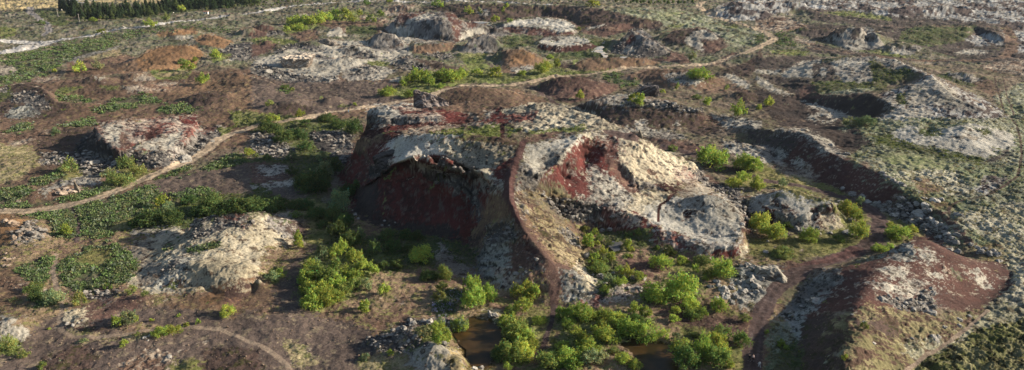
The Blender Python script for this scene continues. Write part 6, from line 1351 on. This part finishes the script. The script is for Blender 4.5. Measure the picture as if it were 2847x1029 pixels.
# ------------------------------------------------------------------ poles, barriers, shed
MWOOD = solid('weathered_wood', (.42, .38, .34), .85, .12); MWHITE = solid('white_paint', (.8, .79, .75), .6, .05); MROOF = solid('red_roof', (.22, .12, .09), .7, .12); MGLASS = solid('dark_window', (.03, .035, .04), .2, .1); MORANGE = solid('orange_band', (.75, .33, .1), .6, .08)
def cyl(a, b, r0, r1, n=8):
    a, b = np.array(a, float), np.array(b, float); d = b - a; d /= np.linalg.norm(d)
    u = np.cross(d, [0, 0, 1.] if abs(d[2]) < .9 else [1., 0, 0]); u /= np.linalg.norm(u); v = np.cross(d, u)
    ang = np.arange(n) * 2 * np.pi / n
    ring = np.cos(ang)[:, None] * u + np.sin(ang)[:, None] * v
    co = np.concatenate([a + ring * r0, b + ring * r1, [a], [b]])
    fc = []
    for j in range(n):
        k_ = (j + 1) % n
        fc += [(j, k_, n + k_, n + j), (2 * n, k_, j, j), (2 * n + 1, n + j, n + k_, n + k_)]
    return co, fc
def py_mesh(name, parts, mat):
    co, fc, o = [], [], 0
    for c, f in parts:
        co += [tuple(q) for q in c]; fc += [tuple(dict.fromkeys(i + o for i in q)) for q in f]; o += len(c)
    me = bpy.data.meshes.new(name); me.from_pydata(co, [], fc); me.update(); me.materials.append(mat)
    return me
def box(x0, x1, y0, y1, z0, z1):
    c = [(x, y, z) for z in (z0, z1) for y in (y0, y1) for x in (x0, x1)]
    return c, [(0, 2, 3, 1), (4, 5, 7, 6), (0, 1, 5, 4), (2, 6, 7, 3), (0, 4, 6, 2), (1, 3, 7, 5)]
pole_me = py_mesh('pole', [cyl((0, 0, -1), (0, 0, 10), .24, .17)], MWOOD)
arm_me = py_mesh('crossarm', [box(-1.0, 1.0, .18, .34, 9.1, 9.3)], MWOOD)
ins_me = py_mesh('insulator', [cyl((0, .26, 9.3), (0, .26, 9.62), .07, .05)], MWHITE)
for (x, y), lab in (((162.5, 48.5), 'weathered wooden utility pole in front of the tall dark spruces'), ((222, 64.5), 'weathered wooden utility pole left of the spruce plantation front edge')):
    p, ppm, _, _ = at('P', x, y)
    o = empty('utility_pole'); place(o, p, .3); tag(o, lab, 'pole', 'utility poles by the plantation')
    link('pole', pole_me, o); link('crossarm', arm_me, o)
    for dx in (-.85, .85):
        i_ = link('insulator', ins_me, o); i_.location = (dx, 0, 0)
p, ppm, _, _ = at('P', 572, 38.5)
o = empty('shed'); place(o, p, .1); tag(o, 'small pale shed with a reddish roof above the far road', 'shed')
link('wall', py_mesh('wall', [box(-2.6, 2.6, 0, 3.4, -.6, 2.4)], MWHITE), o)
link('roof', py_mesh('roof', [([(-2.9,-.3,2.403),(2.9,-.3,2.403),(2.9,3.7,2.403),(-2.9,3.7,2.403),(-2.9,1.7,3.5),(2.9,1.7,3.5)], [(0,1,5,4),(2,3,4,5),(0,4,3),(1,2,5),(0,3,2,1)])], MROOF), o)
link('door', py_mesh('door', [box(.6, 1.5, -.05, -.003, -.3, 1.9)], MGLASS), o); link('window', py_mesh('window', [box(-1.8, -.6, -.05, -.003, .9, 1.8)], MGLASS), o)
for (x, y), lab in (((1311, 5.5), 'white and orange slanted barrier boom beside the far road, left one'), ((1371, 7), 'white slanted barrier boom beside the far road, right one')):
    p, ppm, _, _ = at('P', x, y)
    o = empty('road_barrier'); place(o, p, 0); tag(o, lab, 'barrier', 'road barriers by the far road')
    link('post', py_mesh('post', [box(-.2, .2, -.2, .2, -.4, 1.1)], MWOOD), o)
    link('boom', py_mesh('boom', [cyl((-.4, -.25, .5), (3.6, -.25, 4.0), .16, .11)], MWHITE), o)
    if 'orange' in lab:
        link('band', py_mesh('band', [cyl((1.2, -.25, 1.9), (2.1, -.25, 2.69), .17, .16)], MORANGE), o)
for i, (x, y, w) in enumerate([(910, 342, 14), (1730, 214, 16), (660, 366, 12), (850, 352, 20), (1485, 166, 12), (58, 140, 14)]):
    p, ppm, _, _ = at('Z6', x, y)
    o = link('boulder', RKS[i % 6]); wm = w / 4.6 / ppm * 1.4; place(o, p, i, (wm, wm, wm * 1.2)); o.color = (2.2, 2.2, 2.1, 1)
    tag(o, f'white painted stone, {nth([3,6,2,3,5,1][i] if i != 3 else 4)} from left along the far grey road', 'stone', 'white stones by the far road')

# ------------------------------------------------------------------ people
MSKIN = solid('skin', (.55, .36, .27), .6, .05, 20)
def body_mesh(stride=.28, arm=.2):
    V, E, R = [], [], []
    def v(p, r, par=None):
        V.append(p); R.append(r)
        if par is not None:
            E.append((par, len(V) - 1))
        return len(V) - 1
    pel = v((0, 0, .95), .13); bel = v((0, 0, 1.1), .125, pel); ch = v((0, .01, 1.3), .15, bel); nk0 = v((0, 0, 1.46), .075, ch)
    nk = v((0, -.01, 1.53), .052, nk0); jaw = v((0, -.025, 1.6), .07, nk); crn = v((0, 0, 1.69), .085, jaw); v((0, .005, 1.745), .06, crn); v((0, -.105, 1.635), .014, jaw)
    for s in (-1, 1):
        sh_ = v((s * .17, .01, 1.42), .065, nk0); el = v((s * .25, -s * arm * .35, 1.14), .045, sh_); wr = v((s * .26, -s * arm - .06, .92), .03, el)
        pm = v((s * .262, -s * arm - .075, .85), .032, wr)
        for f in range(4):
            a = v((s * .262 + (f - 1.5) * .0, -s * arm - .105 + f * .02, .79 - .006 * abs(f - 1.4)), .0095, pm)
            v((s * .255, -s * arm - .10 + f * .018, .745 + .008 * abs(f - 1.4)), .0085, a)
        th = v((s * .24, -s * arm - .11, .85), .011, pm); v((s * .235, -s * arm - .125, .81), .009, th)
        hp = v((s * .095, 0, .9), .1, pel); kn = v((s * .1, -s * stride * .55, .5), .062, hp); an = v((s * .1, -s * stride * .9 + (.1 if s < 0 else .05), .09), .042, kn)
        v((s * .11, -s * stride * .9 - .12 + (.1 if s < 0 else .05), .04), .038, an)
    me = bpy.data.meshes.new('person'); me.from_pydata(V, E, [])
    o = bpy.data.objects.new('tmp', me); COL.objects.link(o)
    m = o.modifiers.new('skin', 'SKIN')
    for i, sv in enumerate(me.skin_vertices[0].data):
        sv.radius = (R[i] * (1.25 if 1 <= i <= 2 else 1), R[i] * .85 if i <= 2 else R[i]); sv.use_root = i == 0
    o.modifiers.new('sub', 'SUBSURF').render_levels = 2; o.modifiers['sub'].levels = 2
    dg = bpy.context.evaluated_depsgraph_get()
    out = bpy.data.meshes.new_from_object(o.evaluated_get(dg))
    bpy.data.objects.remove(o)
    co = np.zeros(len(out.vertices) * 3); out.vertices.foreach_get('co', co); co = co.reshape(-1, 3)
    no = np.array([q.normal[:] for q in out.vertices]); fc = np.array([[*p.vertices] if len(p.vertices) == 4 else [*p.vertices, p.vertices[-1]] for p in out.polygons])
    return co, no, fc
def cloth(name, bd, sel, off, mat, parent):
    co, no, fc = bd
    f = fc[sel(co[fc].mean(1))]
    used = np.unique(f); rem = np.zeros(len(co), int); rem[used] = np.arange(len(used))
    me = bpy.data.meshes.new(name); me.from_pydata([tuple(q) for q in co[used] + no[used] * off], [], [tuple(dict.fromkeys(rem[q].tolist())) for q in f]); me.update(); me.materials.append(mat)
    for p in me.polygons:
        p.use_smooth = True
    return link(name, me, parent)
def cmat(name, rgb):
    return solid(name, rgb, .85, .12, 30)
def person(label, x, y, rot, top, legs, hair, shoes, stride=.28, scale=1.0, crouch=None, hat=None):
    bd = body_mesh(stride)
    p, ppm, _, _ = at('P', x, y)
    co, no, fc = bd
    me = bpy.data.meshes.new('person'); me.from_pydata([tuple(q) for q in co], [], [tuple(dict.fromkeys(q.tolist())) for q in fc]); me.update(); me.materials.append(MSKIN)
    for q in me.polygons:
        q.use_smooth = True
    o = link('person', me); place(o, p, rot, (scale, scale, scale)); tag(o, label, 'person', 'walkers')
    cloth('jacket', bd, lambda c: (c[:, 2] > .93) & (c[:, 2] < 1.5), .018, cmat('jacket_cloth', top), o)
    cloth('trousers', bd, lambda c: (c[:, 2] > .1) & (c[:, 2] < .98) & (np.abs(c[:, 0]) < .215), .012, cmat('trouser_cloth', legs), o)
    cloth('hair', bd, lambda c: (c[:, 2] > 1.6) & ((c[:, 1] > -.03) | (c[:, 2] > 1.71)), .02, cmat('hair', hair), o)
    cloth('shoes', bd, lambda c: (c[:, 2] < .11), .012, cmat('shoe_leather', shoes), o)
    if hat:
        cloth('hat', bd, lambda c: (c[:, 2] > 1.69), .035, cmat('hat_cloth', hat), o)
    return o
person('person in black clothes and pale shoes, left walker of the pair on dark track', 2082.8, 1003.8, .4, (.02, .02, .022), (.02, .02, .025), (.55, .42, .25), (.7, .68, .66))
person('person in pale pink jacket and dark trousers, right walker of the pair on dark track', 2093.5, 1003.6, .3, (.62, .47, .44), (.05, .025, .03), (.28, .15, .08), (.7, .68, .66))
person('person with black hair and white clothes walking behind the pair on the dark track', 2109.5, 1020.5, 3.5, (.78, .78, .78), (.60, .63, .66), (.012, .012, .014), (.06, .06, .07))
person('person in dark clothes and white hat hiking alone on the sandy path', 904.3, 320.2, 1.9, (.03, .024, .022), (.035, .03, .03), (.05, .03, .02), (.1, .08, .07), hat=(.8, .78, .74))
person('person in bright blue clothes standing at the path edge near the big hill', 968.5, 314.5, 2.2, (.06, .36, .62), (.04, .16, .30), (.3, .42, .5), (.1, .1, .1))
HAZE = 0.000022
# ------------------------------------------------------------------ light, air, camera
SUN_EL, SUN_AZ = math.radians(19.2), math.radians(84)   # azimuth measured from +Y (away from the camera) towards +X
wd = bpy.data.worlds.new('World'); scene.world = wd; wd.use_nodes = True
nt = wd.node_tree
bg = nt.nodes['Background']
sky = nt.nodes.new('ShaderNodeTexSky'); sky.sky_type = 'NISHITA'; sky.sun_disc = False
sky.sun_elevation = SUN_EL; sky.sun_rotation = SUN_AZ
sky.air_density = 1.0; sky.dust_density = 1.5
nt.links.new(sky.outputs['Color'], bg.inputs['Color']); bg.inputs['Strength'].default_value = 0.068
sl = bpy.data.lights.new('sun', 'SUN'); sl.energy = 5.0; sl.angle = math.radians(0.6); sl.color = (1.0, .875, .70)
so = bpy.data.objects.new('sun', sl); COL.objects.link(so)
d = Vector((math.sin(SUN_AZ) * math.cos(SUN_EL), math.cos(SUN_AZ) * math.cos(SUN_EL), math.sin(SUN_EL)))
so.rotation_euler = d.to_track_quat('Z', 'Y').to_euler()
cam = bpy.data.cameras.new('camera'); cam.sensor_width = 36; cam.lens = 36 * F / W; cam.clip_end = 60000; cam.clip_start = 1
co = bpy.data.objects.new('camera', cam); COL.objects.link(co)
co.location = (0, 0, CAMZ); co.rotation_euler = (math.pi / 2 - PITCH, 0, 0)
scene.camera = co
scene.view_settings.view_transform = 'Standard'; scene.view_settings.look = 'None'
scene.view_settings.exposure = 0.88; scene.view_settings.gamma = 1
scene.render.resolution_x = 1024; scene.render.resolution_y = 370
scene.cycles.max_bounces = 5; scene.cycles.diffuse_bounces = 3; scene.cycles.transparent_max_bounces = 4
# thin evening air between the camera and the far ground
bm = bmesh.new()
bmesh.ops.create_cube(bm, size=1)
hm = bpy.data.meshes.new('haze'); bm.to_mesh(hm); bm.free()
ho = link('haze', hm); ho['kind'] = 'stuff'
ho.location = (0, 2450, (CAMZ + 6 - 8) / 2); ho.scale = (9000, 5300, CAMZ + 6 + 8)
hmm = bpy.data.materials.new('haze'); hmm.use_nodes = True
hn = hmm.node_tree; hn.nodes.remove(hn.nodes['Principled BSDF'])
pv = hn.nodes.new('ShaderNodeVolumePrincipled'); pv.inputs['Density'].default_value = HAZE; pv.inputs['Color'].default_value = (.70, .84, 1.0, 1); pv.inputs['Anisotropy'].default_value = 0
hn.links.new(pv.outputs['Volume'], hn.nodes['Material Output'].inputs['Volume'])
hm.materials.append(hmm)
print('boulders', NBOULDER)
